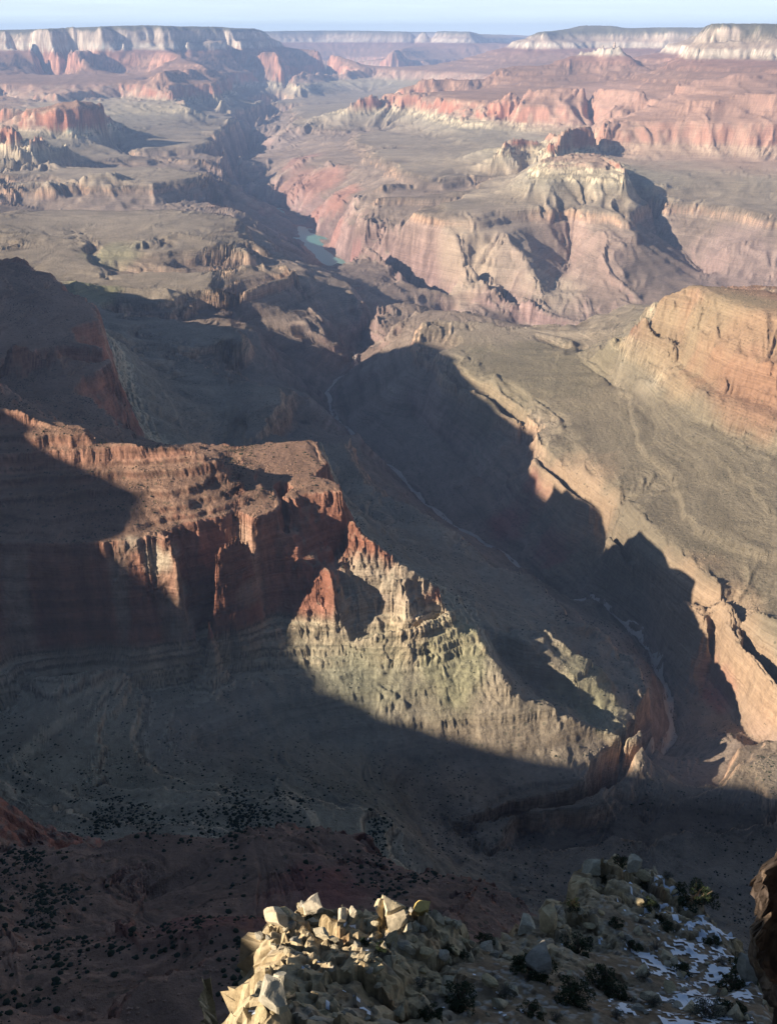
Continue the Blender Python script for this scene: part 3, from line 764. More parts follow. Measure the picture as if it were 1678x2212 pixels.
# patches of other rock and of other tone: (u, v, height, radius in the picture's units, colour, strength)
PATCH = [
    (1450, 1000, -870, 330, (.175, .145, .10), .85), (1150, 800, -930, 180, (.185, .155, .10), .8), (1600, 1300, -900, 200, (.175, .145, .10), .8),
    (1500, 215, -480, 260, (.40, .25, .19), .6), (1250, 205, -540, 160, (.40, .25, .19), .5), (1300, 140, -300, 90, (.42, .26, .20), .5),  # far red slopes painted brighter, as if turned to the sun
    (700, 400, -1180, 60, (.33, .165, .125), .7), (740, 430, -1160, 50, (.35, .17, .125), .7), (640, 395, -1200, 50, (.32, .17, .13), .6),
    (680, 470, -1330, 40, (.36, .17, .13), .7), (650, 345, -1080, 50, (.30, .16, .13), .6), (720, 500, -1280, 40, (.36, .17, .13), .6),
    (740, 560, -1300, 50, (.30, .15, .13), .7), (1560, 1480, -1040, 50, (.30, .10, .08), .7), (1080, 1110, -1060, 60, (.24, .09, .085), .7),
    (1180, 1060, -1030, 50, (.30, .11, .09), .6), (1200, 1190, -1080, 50, (.24, .10, .09), .6),
    (1100, 520, -1060, 120, (.36, .28, .21), .7), (1000, 560, -1120, 90, (.40, .31, .22), .6), (1250, 540, -1080, 110, (.34, .24, .19), .6),
    (1200, 620, -1240, 60, (.42, .34, .25), .6), (1600, 560, -1130, 110, (.31, .22, .19), .6),
    (1500, 1350, -975, 120, (.46, .30, .19), .5), (1250, 1070, -975, 90, (.46, .30, .19), .4), (1650, 1500, -985, 90, (.50, .33, .21), .5),
    (980, 1430, -825, 90, (.33, .31, .18), .7), (820, 1450, -815, 90, (.32, .30, .19), .5), (760, 1480, -820, 80, (.30, .28, .18), .5),
    (1250, 1480, -905, 70, (.32, .30, .18), .5), (1300, 1540, -925, 60, (.32, .30, .18), .5), (700, 1600, -868, 200, (.24, .235, .17), .5),
    (1080, 1500, -868, 60, (.42, .34, .24), .6), (950, 1650, -885, 50, (.34, .28, .21), .5),
    (1430, 720, -690, 110, (.30, .205, .125), .85), (1550, 680, -620, 170, (.30, .225, .14), .9), (1640, 770, -680, 130, (.31, .20, .125), .85), (1500, 780, -720, 60, (.30, .165, .10), .5), (1650, 850, -740, 90, (.30, .16, .10), .6),
    (800, 1270, -720, 70, (.46, .38, .27), .85), (880, 1270, -730, 60, (.46, .38, .27), .85), (770, 1330, -755, 60, (.46, .37, .26), .7),
    (350, 1200, -640, 35, (.52, .43, .31), .9), (380, 1280, -700, 28, (.52, .42, .30), .85), (280, 1190, -610, 35, (.48, .40, .29), .8), (300, 1240, -640, 24, (.50, .41, .29), .8), (400, 1340, -740, 30, (.44, .34, .25), .8),
    (540, 1280, -710, 30, (.42, .29, .21), .6), (620, 1250, -690, 22, (.50, .34, .20), .6),
    (240, 540, -930, 60, (.30, .28, .17), .6), (200, 610, -870, 60, (.30, .29, .16), .7),
    (600, 290, -1000, 60, (.22, .17, .15), .6),
    (480, 1900, -500, 200, (.27, .12, .09), .8), (700, 1830, -560, 120, (.28, .11, .085), .8),
    (1550, 85, -100, 60, (.56, .48, .38), .4), (1640, 85, -100, 60, (.56, .48, .38), .4),
]
PW = []
for u, v, z, rad, c, s in PATCH:
    x, y, _ = place((u, v, z))
    PW.append((x, y, z, rad * math.sqrt(x * x + y * y + z * z) / FP, c, s))


def colour(x, y, z, steep, n):
    r = np.hypot(x, y)
    zz = z + fbm(x / 120, y / 120, 301, 3) * 7
    C1 = np.stack([np.interp(zz, _sz, _sc[:, k]) for k in range(3)], -1)
    C2 = np.stack([np.interp(zz, _sz, _ss[:, k]) for k in range(3)], -1)
    t = smooth01(steep, 0.75, 1.5)[:, None]
    c = C1 * t + C2 * (1 - t)
    # bleached and stained patches on the great cliffs
    pale = smooth01(fbm(x / 70, y / 70, 311, 3), 0.12, 0.5) * smooth01(-z, 600, 640) * smooth01(z, -790, -750)
    c += (np.array([.48, .37, .26]) - c) * (pale * 0.55)[:, None]
    # dark varnish runs down the cliffs
    run = vnoise(x / 16, y / 16, 321) * .6 + vnoise(x / 6, y / 6, 322) * .4 * np.clip(3000 / r, 0, 1) + fbm(x / 90, y / 90, 323, 2)
    c *= (1 + .30 * np.clip(run, -.9, .7) * smooth01(steep, .8, 1.8))[:, None]
    # fine bedding
    bed = vnoise(zz / 26, r / 2500, 329) * 0.16 + vnoise(zz / 9, r / 900, 331) * 0.15 + vnoise(zz / 3.1, r / 900, 333) * 0.10 * np.clip(4000 / r, 0, 1)
    c *= (1 + bed * (0.35 + 0.65 * smooth01(steep, 0.4, 1.0)))[:, None]
    c *= (1 + np.where((z < -758) & (z > -830), .48, .30) * np.interp(z, _tz, _tv) * smooth01(steep, .25, .6))[:, None]
    # gullies darker, ridges paler
    c *= (1 + 0.22 * np.clip(n / 10, -1, 1) * np.clip(steep * 2, 0, 1))[:, None]
    c *= (1 + 0.26 * fbm(x / 50, y / 50, 341, 5, .65) + 0.20 * fbm(x / 420, y / 420, 351, 4))[:, None]
    for px, py, pz, rad, pc, s in PW:
        m = np.nonzero((np.abs(x - px) < rad * 2.2) & (np.abs(y - py) < rad * 3.5))[0]
        if not len(m):
            continue
        dx, dy, dz = x[m] - px, (y[m] - py) / 1.6, (z[m] - pz)
        d = np.sqrt(dx * dx + dy * dy + dz * dz) / rad + 0.35 * fbm(x[m] / (rad * .5), y[m] / (rad * .5), 371, 3)
        k = (s * smooth01(-d, -1.25, -0.55))[:, None]
        c[m] = c[m] * (1 - k) + np.array(pc) * (1 + 0.2 * bed[m] * 3)[:, None] * k
    return np.clip(c, 0.01, 0.8)


def rock_material(name, bump=1.0):
    m = bpy.data.materials.new(name); m.use_nodes = True
    t = m.node_tree; N = t.nodes; L = t.links
    b = N['Principled BSDF']; b.inputs['Roughness'].default_value = 0.95; b.inputs['Specular IOR Level'].default_value = 0.1
    at = N.new('ShaderNodeAttribute'); at.attribute_name = 'rock'
    g = N.new('ShaderNodeNewGeometry')
    def vm(op, a, bv):
        q = N.new('ShaderNodeVectorMath'); q.operation = op; L.new(a, q.inputs[0]); q.inputs[1].default_value = bv; return q.outputs[0]
    def noise(scale_vec, detail, rough=0.6):
        q = N.new('ShaderNodeTexNoise'); q.inputs['Scale'].default_value = 1.0; q.inputs['Detail'].default_value = detail; q.inputs['Roughness'].default_value = rough
        L.new(vm('MULTIPLY', g.outputs['Position'], scale_vec), q.inputs['Vector']); return q.outputs['Fac']
    def math_(op, a, bb):
        q = N.new('ShaderNodeMath'); q.operation = op
        for i, s in enumerate((a, bb)):
            if isinstance(s, (int, float)): q.inputs[i].default_value = s
            else: L.new(s, q.inputs[i])
        return q.outputs[0]
    beds = noise((.004, .004, .30), 5, .65)          # thin beds
    grit = noise((.11, .11, .11), 6, .7)             # rubble
    a = math_('ADD', math_('MULTIPLY', math_('SUBTRACT', beds, .5), 0.9), math_('MULTIPLY', math_('SUBTRACT', grit, .5), 0.9))
    f = math_('ADD', a, 1.0)
    mul = N.new('ShaderNodeVectorMath'); mul.operation = 'SCALE'; L.new(at.outputs['Color'], mul.inputs[0]); L.new(f, mul.inputs['Scale'])
    # dark scrub dotted over gentle ground
    vo = N.new('ShaderNodeTexVoronoi'); vo.inputs['Scale'].default_value = .085; L.new(g.outputs['Position'], vo.inputs['Vector'])
    dot = math_('LESS_THAN', vo.outputs['Distance'], 0.20)
    sep = N.new('ShaderNodeSeparateXYZ'); L.new(g.outputs['True Normal'], sep.inputs[0])
    flat = math_('GREATER_THAN', sep.outputs['Z'], 0.62)
    clump = math_('GREATER_THAN', noise((.012, .012, .012), 3), 0.47)
    k = math_('MULTIPLY', math_('MULTIPLY', dot, flat), math_('MULTIPLY', clump, 0.5))
    mx = N.new('ShaderNodeMix'); mx.data_type = 'RGBA'; L.new(k, mx.inputs['Factor']); L.new(mul.outputs[0], mx.inputs[6]); mx.inputs[7].default_value = (.05, .06, .035, 1)
    L.new(mx.outputs[2], b.inputs['Base Color'])
    bp = N.new('ShaderNodeBump'); bp.inputs['Strength'].default_value = 0.9; bp.inputs['Distance'].default_value = 5.0 * bump
    L.new(math_('ADD', math_('MULTIPLY', grit, 1.0), math_('MULTIPLY', beds, .8)), bp.inputs['Height'])
    L.new(bp.outputs[0], b.inputs['Normal'])
    return m


ROCK = rock_material('layered canyon rock')


def grid_faces(nr, na):
    i = np.arange(nr - 1)[:, None] * na + np.arange(na - 1)[None, :]
    return np.stack([i, i + 1, i + 1 + na, i + na], -1).reshape(-1, 4)


def make_mesh(name, co, quads, rock, mat):
    me = bpy.data.meshes.new(name)
    me.vertices.add(len(co)); me.vertices.foreach_set('co', co.astype(np.float32).ravel())
    nf = len(quads)
    me.loops.add(nf * 4); me.polygons.add(nf)
    me.loops.foreach_set('vertex_index', quads.astype(np.int32).ravel())
    me.polygons.foreach_set('loop_start', np.arange(nf, dtype=np.int32) * 4)
    me.update(calc_edges=True)
    me.polygons.foreach_set('use_smooth', np.ones(nf, bool))
    if rock is not None:
        ca = me.color_attributes.new('rock', 'FLOAT_COLOR', 'POINT')
        ca.data.foreach_set('color', np.concatenate([rock, np.ones((len(rock), 1))], 1).astype(np.float32).ravel())
    me.materials.append(mat)
    o = bpy.data.objects.new(name, me); COL.objects.link(o)
    return o


def blocks(x, y, size, seed, stretch=1.0):
    """broken rock: every cell is a block with its own height and tilt; returns height, distance to the crack, id"""
    px, py = x / size, y / (size * stretch)
    ix = np.floor(px).astype(np.int64); iy = np.floor(py).astype(np.int64)
    best = np.full(x.shape, 9.0); second = np.full(x.shape, 9.0); hh = np.zeros(x.shape, np.int64); bx = np.zeros(x.shape); by = np.zeros(x.shape)
    for a in (-1, 0, 1):
        for b in (-1, 0, 1):
            q = h32(ix + a, iy + b, seed)
            fx = ix + a + (q & 255) / 255.0; fy = iy + b + ((q >> 8) & 255) / 255.0
            d = np.hypot(px - fx, py - fy)
            nearer = d < best
            second = np.where(nearer, best, np.minimum(second, d))
            hh = np.where(nearer, q, hh); bx = np.where(nearer, px - fx, bx); by = np.where(nearer, py - fy, by)
            best = np.where(nearer, d, best)
    h0 = ((hh >> 16) & 255) / 255.0 - .5
    t1 = (hh & 63) / 63.0 - .5; t2 = ((hh >> 6) & 63) / 63.0 - .5
    return h0 + (bx * t1 + by * t2) * 1.1, second - best, hh



def blur_cols(q, k):
    pad = np.pad(q, ((0, 0), (k, k)), mode='edge')
    cs = np.cumsum(np.concatenate([np.zeros((len(pad), 1)), pad], 1), 1)
    return (cs[:, 2 * k + 1:] - cs[:, :-2 * k - 1]) / (2 * k + 1)


def polar(az, r_lo, r_hi, ncoarse, nfine):
    """columns of ground round the viewpoint, resampled so that steep faces get as many points as flat ground"""
    lr = np.linspace(math.log(r_lo), math.log(r_hi), ncoarse)
    rr = np.exp(lr)
    x = rr[:, None] * np.sin(az)[None]; y = rr[:, None] * np.cos(az)[None]
    z, Rn, g, n = land(x, y)
    D = np.sqrt(rr[:, None] ** 2 + z ** 2)
    dz = np.diff(z, axis=0); dd = np.diff(rr)[:, None] * 0.35
    seg = np.sqrt(dz ** 2 + dd ** 2) / (0.5 * (D[1:] + D[:-1]))
    seg = np.minimum(seg, 0.02)
    seg = blur_cols(blur_cols(seg, 6), 6)
    cum = np.concatenate([np.zeros((1, len(az))), np.cumsum(seg, 0)])
    cum /= cum[-1:]
    t = np.linspace(0, 1, nfine)
    L2 = np.empty((nfine, len(az))); Z2 = np.empty_like(L2); N2 = np.empty_like(L2)
    for j in range(len(az)):
        L2[:, j] = np.interp(t, cum[:, j], lr)
    L2 = blur_cols(blur_cols(L2, 10), 10)
    for j in range(len(az)):
        Z2[:, j] = np.interp(L2[:, j], lr, z[:, j]); N2[:, j] = np.interp(L2[:, j], lr, n[:, j])
    R2 = np.exp(L2)
    X = R2 * np.sin(az)[None]; Y = R2 * np.cos(az)[None]
    return X, Y, Z2, N2


def steepness(X, Y, Z):
    ax = np.gradient(X, axis=0); ay = np.gradient(Y, axis=0); az_ = np.gradient(Z, axis=0)
    bx = np.gradient(X, axis=1); by = np.gradient(Y, axis=1); bz = np.gradient(Z, axis=1)
    nx = ay * bz - az_ * by; ny = az_ * bx - ax * bz; nz = ax * by - ay * bx
    return np.hypot(nx, ny) / np.maximum(np.abs(nz), 1e-6)


NCOL, NCO, NFI = QUAL


def land_mesh(name, az0, az1, ncol, r0, r1, nco, nfi):
    az_in = np.radians(np.linspace(az0, az1, ncol))
    X, Y, Z, NN = polar(az_in, r0, r1, nco, nfi)
    ST = steepness(X, Y, Z)
    if r1 > 5000 and ncol > 500:
        # steep faces break into blocks, buttresses and alcoves: shift them sideways
        r = np.hypot(X, Y)
        bx = np.gradient(X, axis=0); by = np.gradient(Y, axis=0); bz = np.gradient(Z, axis=0)
        cx = np.gradient(X, axis=1); cy = np.gradient(Y, axis=1); cz = np.gradient(Z, axis=1)
        nx = by * cz - bz * cy; ny = bz * cx - bx * cz; q = np.hypot(nx, ny) + 1e-6; nx /= q; ny /= q
        k = smooth01(ST * np.where(r < 1000, 1.7, 1.0), .8, 1.9) * np.where((Z < -835) & (Z > -938), .25, 1.0)
        s = X * .8 + Y * .6; s2 = X * .6 - Y * .8
        for size, amp, lo_, hi_, seed in ((7, 1.3, 0, 1500, 901), (16, 2.6, 0, 2600, 911), (38, 5.0, 1600, 6000, 921), (90, 11.0, 4000, 20000, 931)):
            wgt = k * smooth01(r, lo_ - 1, lo_ + 500) * (1 - smooth01(r, hi_, hi_ * 1.4)) if lo_ else k * (1 - smooth01(r, hi_, hi_ * 1.4))
            m = wgt > .02
            wob = fbm(s[m] / size, Z[m] / size, seed + 5, 2) * size * .4
            f1, _, _ = blocks((s[m] + wob) / 1.0, Z[m] * 1.25 + wob, size, seed); f2, _, _ = blocks((s2[m] + wob), Z[m] * 1.25 - wob, size, seed + 3)
            d = (f1 + f2) * .7 * amp * wgt[m]
            X[m] += nx[m] * d; Y[m] += ny[m] * d
    RK = colour(X.ravel(), Y.ravel(), Z.ravel(), ST.ravel(), NN.ravel())
    o = make_mesh(name, np.stack([X, Y, Z], -1).reshape(-1, 3), grid_faces(nfi, ncol), RK, ROCK)
    o['kind'] = 'structure'
    return o, X, Y, Z, ST


ground, GX, GY, GZ, GS = land_mesh('canyon', -32.5, 32.5, NCOL, 215, 46000, NCO, NFI)
land_mesh('plateau_wall', 32.5, 327.5, 420, 14, 46000, 700, 420)
land_mesh('canyon_wall', -32.5, 32.5, 120, 14, 215, 200, 160)

# ------------------------------------------------------------------ sky dome stays the World; river; air
def simple_material(name, colour, rough=0.6, spec=0.5):
    m = bpy.data.materials.new(name); m.use_nodes = True
    b = m.node_tree.nodes['Principled BSDF']
    b.inputs['Base Color'].default_value = (*colour, 1); b.inputs['Roughness'].default_value = rough; b.inputs['Specular IOR Level'].default_value = spec
    return m


hz = bpy.data.materials.new('thin blue air'); hz.use_nodes = True
t = hz.node_tree; t.nodes.clear()
vo = t.nodes.new('ShaderNodeVolumePrincipled'); ou = t.nodes.new('ShaderNodeOutputMaterial')
vo.inputs['Color'].default_value = (0.42, 0.60, 1.0, 1); vo.inputs['Density'].default_value = HAZE; vo.inputs['Anisotropy'].default_value = 0.0
t.links.new(vo.outputs[0], ou.inputs['Volume'])
hw, zb, zt = 47500.0, -1420.0, 320.0
vs = [(sx * hw, sy * hw, zz) for zz in (zb, zt) for sy in (-1, 1) for sx in (-1, 1)]
me = bpy.data.meshes.new('haze'); me.from_pydata(vs, [], [(0, 2, 3, 1), (4, 5, 7, 6), (0, 1, 5, 4), (2, 6, 7, 3), (0, 4, 6, 2), (1, 3, 7, 5)])
me.materials.append(hz); haze = bpy.data.objects.new('haze', me); COL.objects.link(haze); haze['kind'] = 'stuff'

# the river: one level sheet in the inner gorge
wm = simple_material('silty green river water', (.11, .25, .22), 0.35, 0.4)
t = wm.node_tree; nz = t.nodes.new('ShaderNodeTexNoise'); nz.inputs['Scale'].default_value = 0.05; nz.inputs['Detail'].default_value = 5
ge = t.nodes.new('ShaderNodeNewGeometry'); t.links.new(ge.outputs['Position'], nz.inputs['Vector'])
b5 = t.nodes.new('ShaderNodeBump'); b5.inputs['Strength'].default_value = 0.4; b5.inputs['Distance'].default_value = 0.8
t.links.new(nz.outputs['Fac'], b5.inputs['Height']); t.links.new(b5.outputs[0], t.nodes['Principled BSDF'].inputs['Normal'])
me = bpy.data.meshes.new('river')
me.from_pydata([(x, y, -1391.0) for x, y in ((-2500, 4500), (2600, 3200), (2600, 6500), (-800, 8200), (-1500, 13000), (-2600, 13000))], [], [(0, 1, 2, 3, 4, 5)])
me.materials.append(wm); river = bpy.data.objects.new('river', me); COL.objects.link(river); river['kind'] = 'structure'

# ------------------------------------------------------------------ pale limestone outcrop below the viewpoint
def at(u, v, r):
    """spot on the sight line (u, v) at horizontal range r metres"""
    dx, dy = (u - 839) / FP, (1106 - v) / FP
    d = (dx, CP + dy * SP, -SP + dy * CP)
    t = r / math.hypot(d[0], d[1])
    return d[0] * t, d[1] * t, d[2] * t


OUT = [
    [(525, 2202, 21), (551, 2150, 22.5), (586, 2124, 24), (606, 2100, 25), (606, 2056, 27.5), (589, 2040, 28.5), (584, 2004, 29.5), (600, 1988, 30.3), (631, 1972, 31), (655, 1962, 31.7), (672, 1954, 32.2), (700, 1972, 31.6), (735, 1972, 31.6), (770, 1982, 31.4), (805, 1990, 31.4),
     (835, 1984, 31.8), (880, 1990, 31.9), (912, 1990, 32.2), (941, 1983, 32.6), (967, 1986, 32.8), (1002, 2004, 32.8), (1018, 2022, 32.6), (1060, 2032, 33.5), (1100, 2034, 34.5), (1125, 2022, 35.6), (1160, 2018, 37), (1170, 1985, 38.5), (1190, 1962, 39.5), (1235, 1940, 41.5),
     (1250, 1908, 43), (1266, 1876, 45), (1290, 1864, 46.5), (1322, 1852, 48), (1350, 1852, 48.5), (1380, 1888, 49), (1440, 1890, 49.5), (1455, 1915, 48), (1490, 1938, 47), (1522, 1960, 46), (1545, 2010, 43.5), (1570, 2045, 41.5), (1597, 2095, 39), (1637, 2146, 36), (1655, 2195, 33.5), (1680, 2240, 31)],
    [(480, 2280, 18.5), (560, 2230, 20.3), (640, 2212, 21.2), (760, 2230, 21.2), (840, 2240, 22.3), (1000, 2212, 25), (1200, 2212, 27), (1400, 2212, 29.5), (1600, 2230, 31)],
    [(640, 2150, 23.3), (700, 2140, 23.9), (760, 2120, 24.6), (790, 2090, 25.6), (780, 2076, 26.2), (700, 2060, 27.2), (650, 2064, 27.3)],
    [(640, 2040, 28.5), (720, 2030, 29.2), (800, 2030, 29.4), (870, 2030, 30), (960, 2030, 31)],
    [(800, 2150, 24.6), (850, 2100, 26.6), (870, 2070, 28)],
    [(840, 2200, 24), (870, 2160, 26), (900, 2120, 27.6)],
    [(930, 2080, 29.2), (1050, 2070, 31.4), (1150, 2080, 32)],
    [(1000, 2150, 27.6), (1150, 2150, 29), (1300, 2150, 31.5), (1450, 2150, 34)],
    [(1200, 2040, 35), (1300, 2060, 36.5), (1400, 2060, 38), (1500, 2070, 39)],
    [(1250, 1970, 40), (1330, 1960, 41), (1400, 1960, 44), (1470, 1980, 44)],
    [(1290, 1900, 44.6), (1350, 1900, 44.8), (1420, 1920, 47)],
    [(1560, 2150, 35.5), (1500, 2010, 42.5)],
]
DROP = []
edge = [at(*p) for p in OUT[0]]
for i, (x, y, z) in enumerate(edge):
    u_ = OUT[0][i][0]
    q = math.hypot(x, y); nx, ny = x / q, y / q                 # away from the viewpoint
    kl = min(max((640 - u_) / 60, 0), 1); kr = min(max((u_ - 1470) / 60, 0), 1)
    nx, ny = nx * (1 - kl) * (1 - kr) - kl * .97 + kr * .93, ny * (1 - kl) * (1 - kr) + kl * .25 + kr * .37
    DROP.append([(x + nx * .9, y + ny * .9, z - 1.2), (x + nx * 2.2, y + ny * 2.2, z - 6), (x + nx * 4.5, y + ny * 4.5, z - 15), (x + nx * 10, y + ny * 10, z - 34)])
OX0, OX1, OY0, OY1, OST = -16.0, 34.0, 9.0, 62.0, 0.125
ONX = int((OX1 - OX0) / OST) + 1; ONY = int((OY1 - OY0) / OST) + 1
con = np.zeros((ONY, ONX)); cnt = np.zeros((ONY, ONX))


def plot(lst, n=60):
    for a, b in zip(lst[:-1], lst[1:]):
        m = max(2, int(math.dist(a[:2], b[:2]) / 0.06))
        for i in range(m + 1):
            t = i / m
            x, y, z = (a[k] + (b[k] - a[k]) * t for k in range(3))
            ix = round((x - OX0) / OST); iy = round((y - OY0) / OST)
            if 0 <= ix < ONX and 0 <= iy < ONY:
                con[iy, ix] += z; cnt[iy, ix] += 1


for ln in OUT: plot([at(*p) for p in ln])
for k in range(4): plot([d[k] for d in DROP])
plot([(x - 7, y - 5, z - 22) for x, y, z in [at(525, 2202, 21), at(480, 2280, 18.5)]] + [(-9, 9.2, -48)])
con = np.where(cnt > 0, con / np.maximum(cnt, 1), 0); cnt = (cnt > 0).astype(float)
con[-1] = -120; cnt[-1] = 1; con[:, -1] = -85; cnt[:, -1] = 1; con[:, 0] = -75; cnt[:, 0] = 1; con[0] = np.interp(np.arange(ONX) * OST + OX0, [-16, -6, 0, 20, 34], [-50, -34, -26, -26, -60]); cnt[0] = 1
OZ = relax(con, cnt, 1.0, 40)
for _ in range(4):
    OZ[1:-1, 1:-1] = 0.5 * OZ[1:-1, 1:-1] + 0.125 * (OZ[:-2, 1:-1] + OZ[2:, 1:-1] + OZ[1:-1, :-2] + OZ[1:-1, 2:])
ox, oy = np.meshgrid(np.arange(ONX) * OST + OX0, np.arange(ONY) * OST + OY0)


wx = fbm(ox / 1.4, oy / 1.4, 401, 3) * .5; wy = fbm(ox / 1.4, oy / 1.4, 411, 3) * .5
# where the rock is bare: the lit crest, the knob and their edges; elsewhere stony soil
def blob(u, v, r, rad):
    x, y, z = at(u, v, r); return np.exp(-((ox - x) ** 2 + (oy - y) ** 2) / rad ** 2)


bare = np.clip(sum(blob(*q) for q in ((620, 2010, 30, 2.2), (680, 2000, 30.5, 2.6), (760, 2000, 31, 2.4), (850, 2010, 31, 2.4), (940, 2005, 32, 2.2), (640, 2110, 25, 2.6), (700, 2150, 23.5, 2.6), (760, 2170, 23.5, 2.0), (1200, 1985, 38.5, 3.2), (1300, 1890, 46, 3.4), (1400, 1910, 45, 3.0),
                                             (880, 2180, 25, 2.0), (560, 2190, 21.5, 2.5), (900, 2110, 27.5, 1.8), (1150, 2060, 33, 1.5))), 0, 1)
gy, gx = np.gradient(OZ, OST)
oslope = np.hypot(gx, gy)
bare = np.clip(np.maximum(bare, smooth01(oslope, 1.1, 2.0)) + fbm(ox / 2, oy / 2, 421, 3) * .5, 0, 1)
b1, c1, i1 = blocks(ox + wx, oy + wy, 1.9, 431, .8)
b2, c2, i2 = blocks(ox + wx, oy + wy, .62, 441, .8)
b3, c3, i3 = blocks(ox, oy, .24, 451)
rock_h = b1 * 1.15 + b2 * .36 + b3 * .08 + fbm(ox / .7, oy / .7, 455, 4) * .35 - .30 * np.clip(1 - c1 / .10, 0, 1) - .10 * np.clip(1 - c2 / .14, 0, 1)
soil_h = fbm(ox / 3, oy / 3, 461, 4) * .5 + np.maximum(b2, 0) * .22 * (((i2 >> 3) & 7) < 2) + np.maximum(b3, 0) * .12 * ((i3 & 7) < 3) + fbm(ox / .5, oy / .5, 465, 3) * .08
OZ2 = OZ + rock_h * bare + soil_h * (1 - bare)
# push steep faces sideways too, so that they break into blocks and not into curtains
f1, _, _ = blocks(OZ * 1.0 + 3 * wx, (ox + oy), 1.5, 471); f2, _, _ = blocks(OZ, ox - oy, .7, 473)
st = smooth01(oslope, 1.0, 2.5)
gn = np.maximum(oslope, .3)
OXX = ox - gx / gn * (f1 * 1.0 + f2 * .35) * st; OYY = oy - gy / gn * (f1 * 1.0 + f2 * .35) * st
lime = np.array([.50, .41, .27]); tan_ = np.array([.46, .34, .19]); grey = np.array([.33, .30, .26]); soil = np.array([.23, .165, .105]); rust = np.array([.40, .22, .10])
shape = ox.shape + (1,)
m = (0.5 + 0.5 * fbm(ox / 2.6, oy / 2.6, 481, 3))[..., None]
oc = lime * m + tan_ * (1 - m)
k = smooth01(fbm(ox / 1.1, oy / 1.1, 483, 4), .10, .5)[..., None]; oc = oc * (1 - k * .6) + grey * k * .6
k = smooth01(fbm(ox / 1.6 + 9, oy / 1.6, 487, 3), .30, .6)[..., None]; oc = oc * (1 - k * .5) + rust * k * .5
oc *= (1 + .22 * (((i2 >> 9) & 255) / 255.0 - .5) + .2 * (((i1 >> 9) & 255) / 255.0 - .5))[..., None]
oc *= (1 - .6 * np.clip(1 - c2 / .10, 0, 1) * bare)[..., None]
so = soil * (1 + .5 * fbm(ox / .5, oy / .5, 491, 4))[..., None]
stone = (((i3 & 7) < 3) & (b3 > 0))[..., None]
so = np.where(stone, grey * 1.05, so)
g_ = bare[..., None]
oc = oc * g_ + so * (1 - g_)


def fine_rock(name, scale=1.0, rough=.95):
    m = bpy.data.materials.new(name); m.use_nodes = True
    t = m.node_tree; N = t.nodes; L = t.links
    b = N['Principled BSDF']; b.inputs['Roughness'].default_value = rough; b.inputs['Specular IOR Level'].default_value = .15
    a = N.new('ShaderNodeAttribute'); a.attribute_name = 'rock'
    g = N.new('ShaderNodeTexCoord')
    n1 = N.new('ShaderNodeTexNoise'); n1.inputs['Scale'].default_value = 3.2 * scale; n1.inputs['Detail'].default_value = 9; n1.inputs['Roughness'].default_value = .68
    n2 = N.new('ShaderNodeTexVoronoi'); n2.inputs['Scale'].default_value = 5.0 * scale; n2.feature = 'DISTANCE_TO_EDGE'
    L.new(g.outputs['Object'], n1.inputs['Vector']); L.new(g.outputs['Object'], n2.inputs['Vector'])
    mp = N.new('ShaderNodeMapRange'); mp.inputs[1].default_value = .3; mp.inputs[2].default_value = .7; mp.inputs[3].default_value = .68; mp.inputs[4].default_value = 1.28
    L.new(n1.outputs['Fac'], mp.inputs[0])
    sc = N.new('ShaderNodeVectorMath'); sc.operation = 'SCALE'; L.new(a.outputs['Color'], sc.inputs[0]); L.new(mp.outputs[0], sc.inputs['Scale'])
    L.new(sc.outputs[0], b.inputs['Base Color'])
    bp = N.new('ShaderNodeBump'); bp.inputs['Strength'].default_value = .8; bp.inputs['Distance'].default_value = .10 / scale
    L.new(n1.outputs['Fac'], bp.inputs['Height'])
    L.new(bp.outputs[0], b.inputs['Normal'])
    return m


LIME = fine_rock('broken pale limestone')
outcrop = make_mesh('limestone_outcrop', np.stack([OXX, OYY, OZ2], -1).reshape(-1, 3), grid_faces(ONY, ONX), np.clip(oc, .01, .8).reshape(-1, 3), LIME)
outcrop.data.polygons.foreach_set('use_smooth', np.zeros(len(outcrop.data.polygons), bool))
outcrop['kind'] = 'structure'


def ground_at(x, y):
    ix = min(max(int(round((x - OX0) / OST)), 0), ONX - 1); iy = min(max(int(round((y - OY0) / OST)), 0), ONY - 1)
    return float(OZ2[iy, ix])


def on_outcrop(u, v, r_guess=32):
    """first spot of the outcrop that the sight line (u, v) meets"""
    dx, dy = (u - 839) / FP, (1106 - v) / FP
    d = (dx, CP + dy * SP, -SP + dy * CP)
    t = 12.0
    while t < 90:
        x, y, z = d[0] * t, d[1] * t, d[2] * t
        if OX0 < x < OX1 and OY0 < y < OY1 and z <= ground_at(x, y):
            return x, y, ground_at(x, y)
        t += 0.12
    return at(u, v, r_guess)


# snow lying in the hollows of the shaded slope
sm = simple_material('old crusted snow', (.78, .80, .84), .7, .3)
sn = np.zeros_like(ox)
for u, v, r, rad in ((1400, 1900, 48, 1.0), (1440, 1930, 46, 1.3), (1530, 2020, 43, 1.6), (1560, 2100, 38, 1.5), (1590, 2180, 35, 1.4), (1500, 2190, 31, 1.2), (1450, 1960, 44, 1.9), (1480, 2000, 42, 2.1), (1500, 2050, 40, 2.2), (1460, 2080, 37, 2.0), (1430, 2020, 37.5, 1.2), (1500, 2110, 33, 1.7), (1540, 2090, 34, 1.6), (1530, 2140, 31.5, 1.5), (1350, 2130, 31, .7), (1345, 2150, 30, .5), (1410, 1920, 43, .9), (1560, 2190, 29, 1.3), (1470, 2160, 30, 1.1), (1590, 2130, 32.3, 1.0)):
    x, y, z = at(u, v, r); sn = np.maximum(sn, np.exp(-((ox - x) ** 2 + (oy - y) ** 2) / rad ** 2))
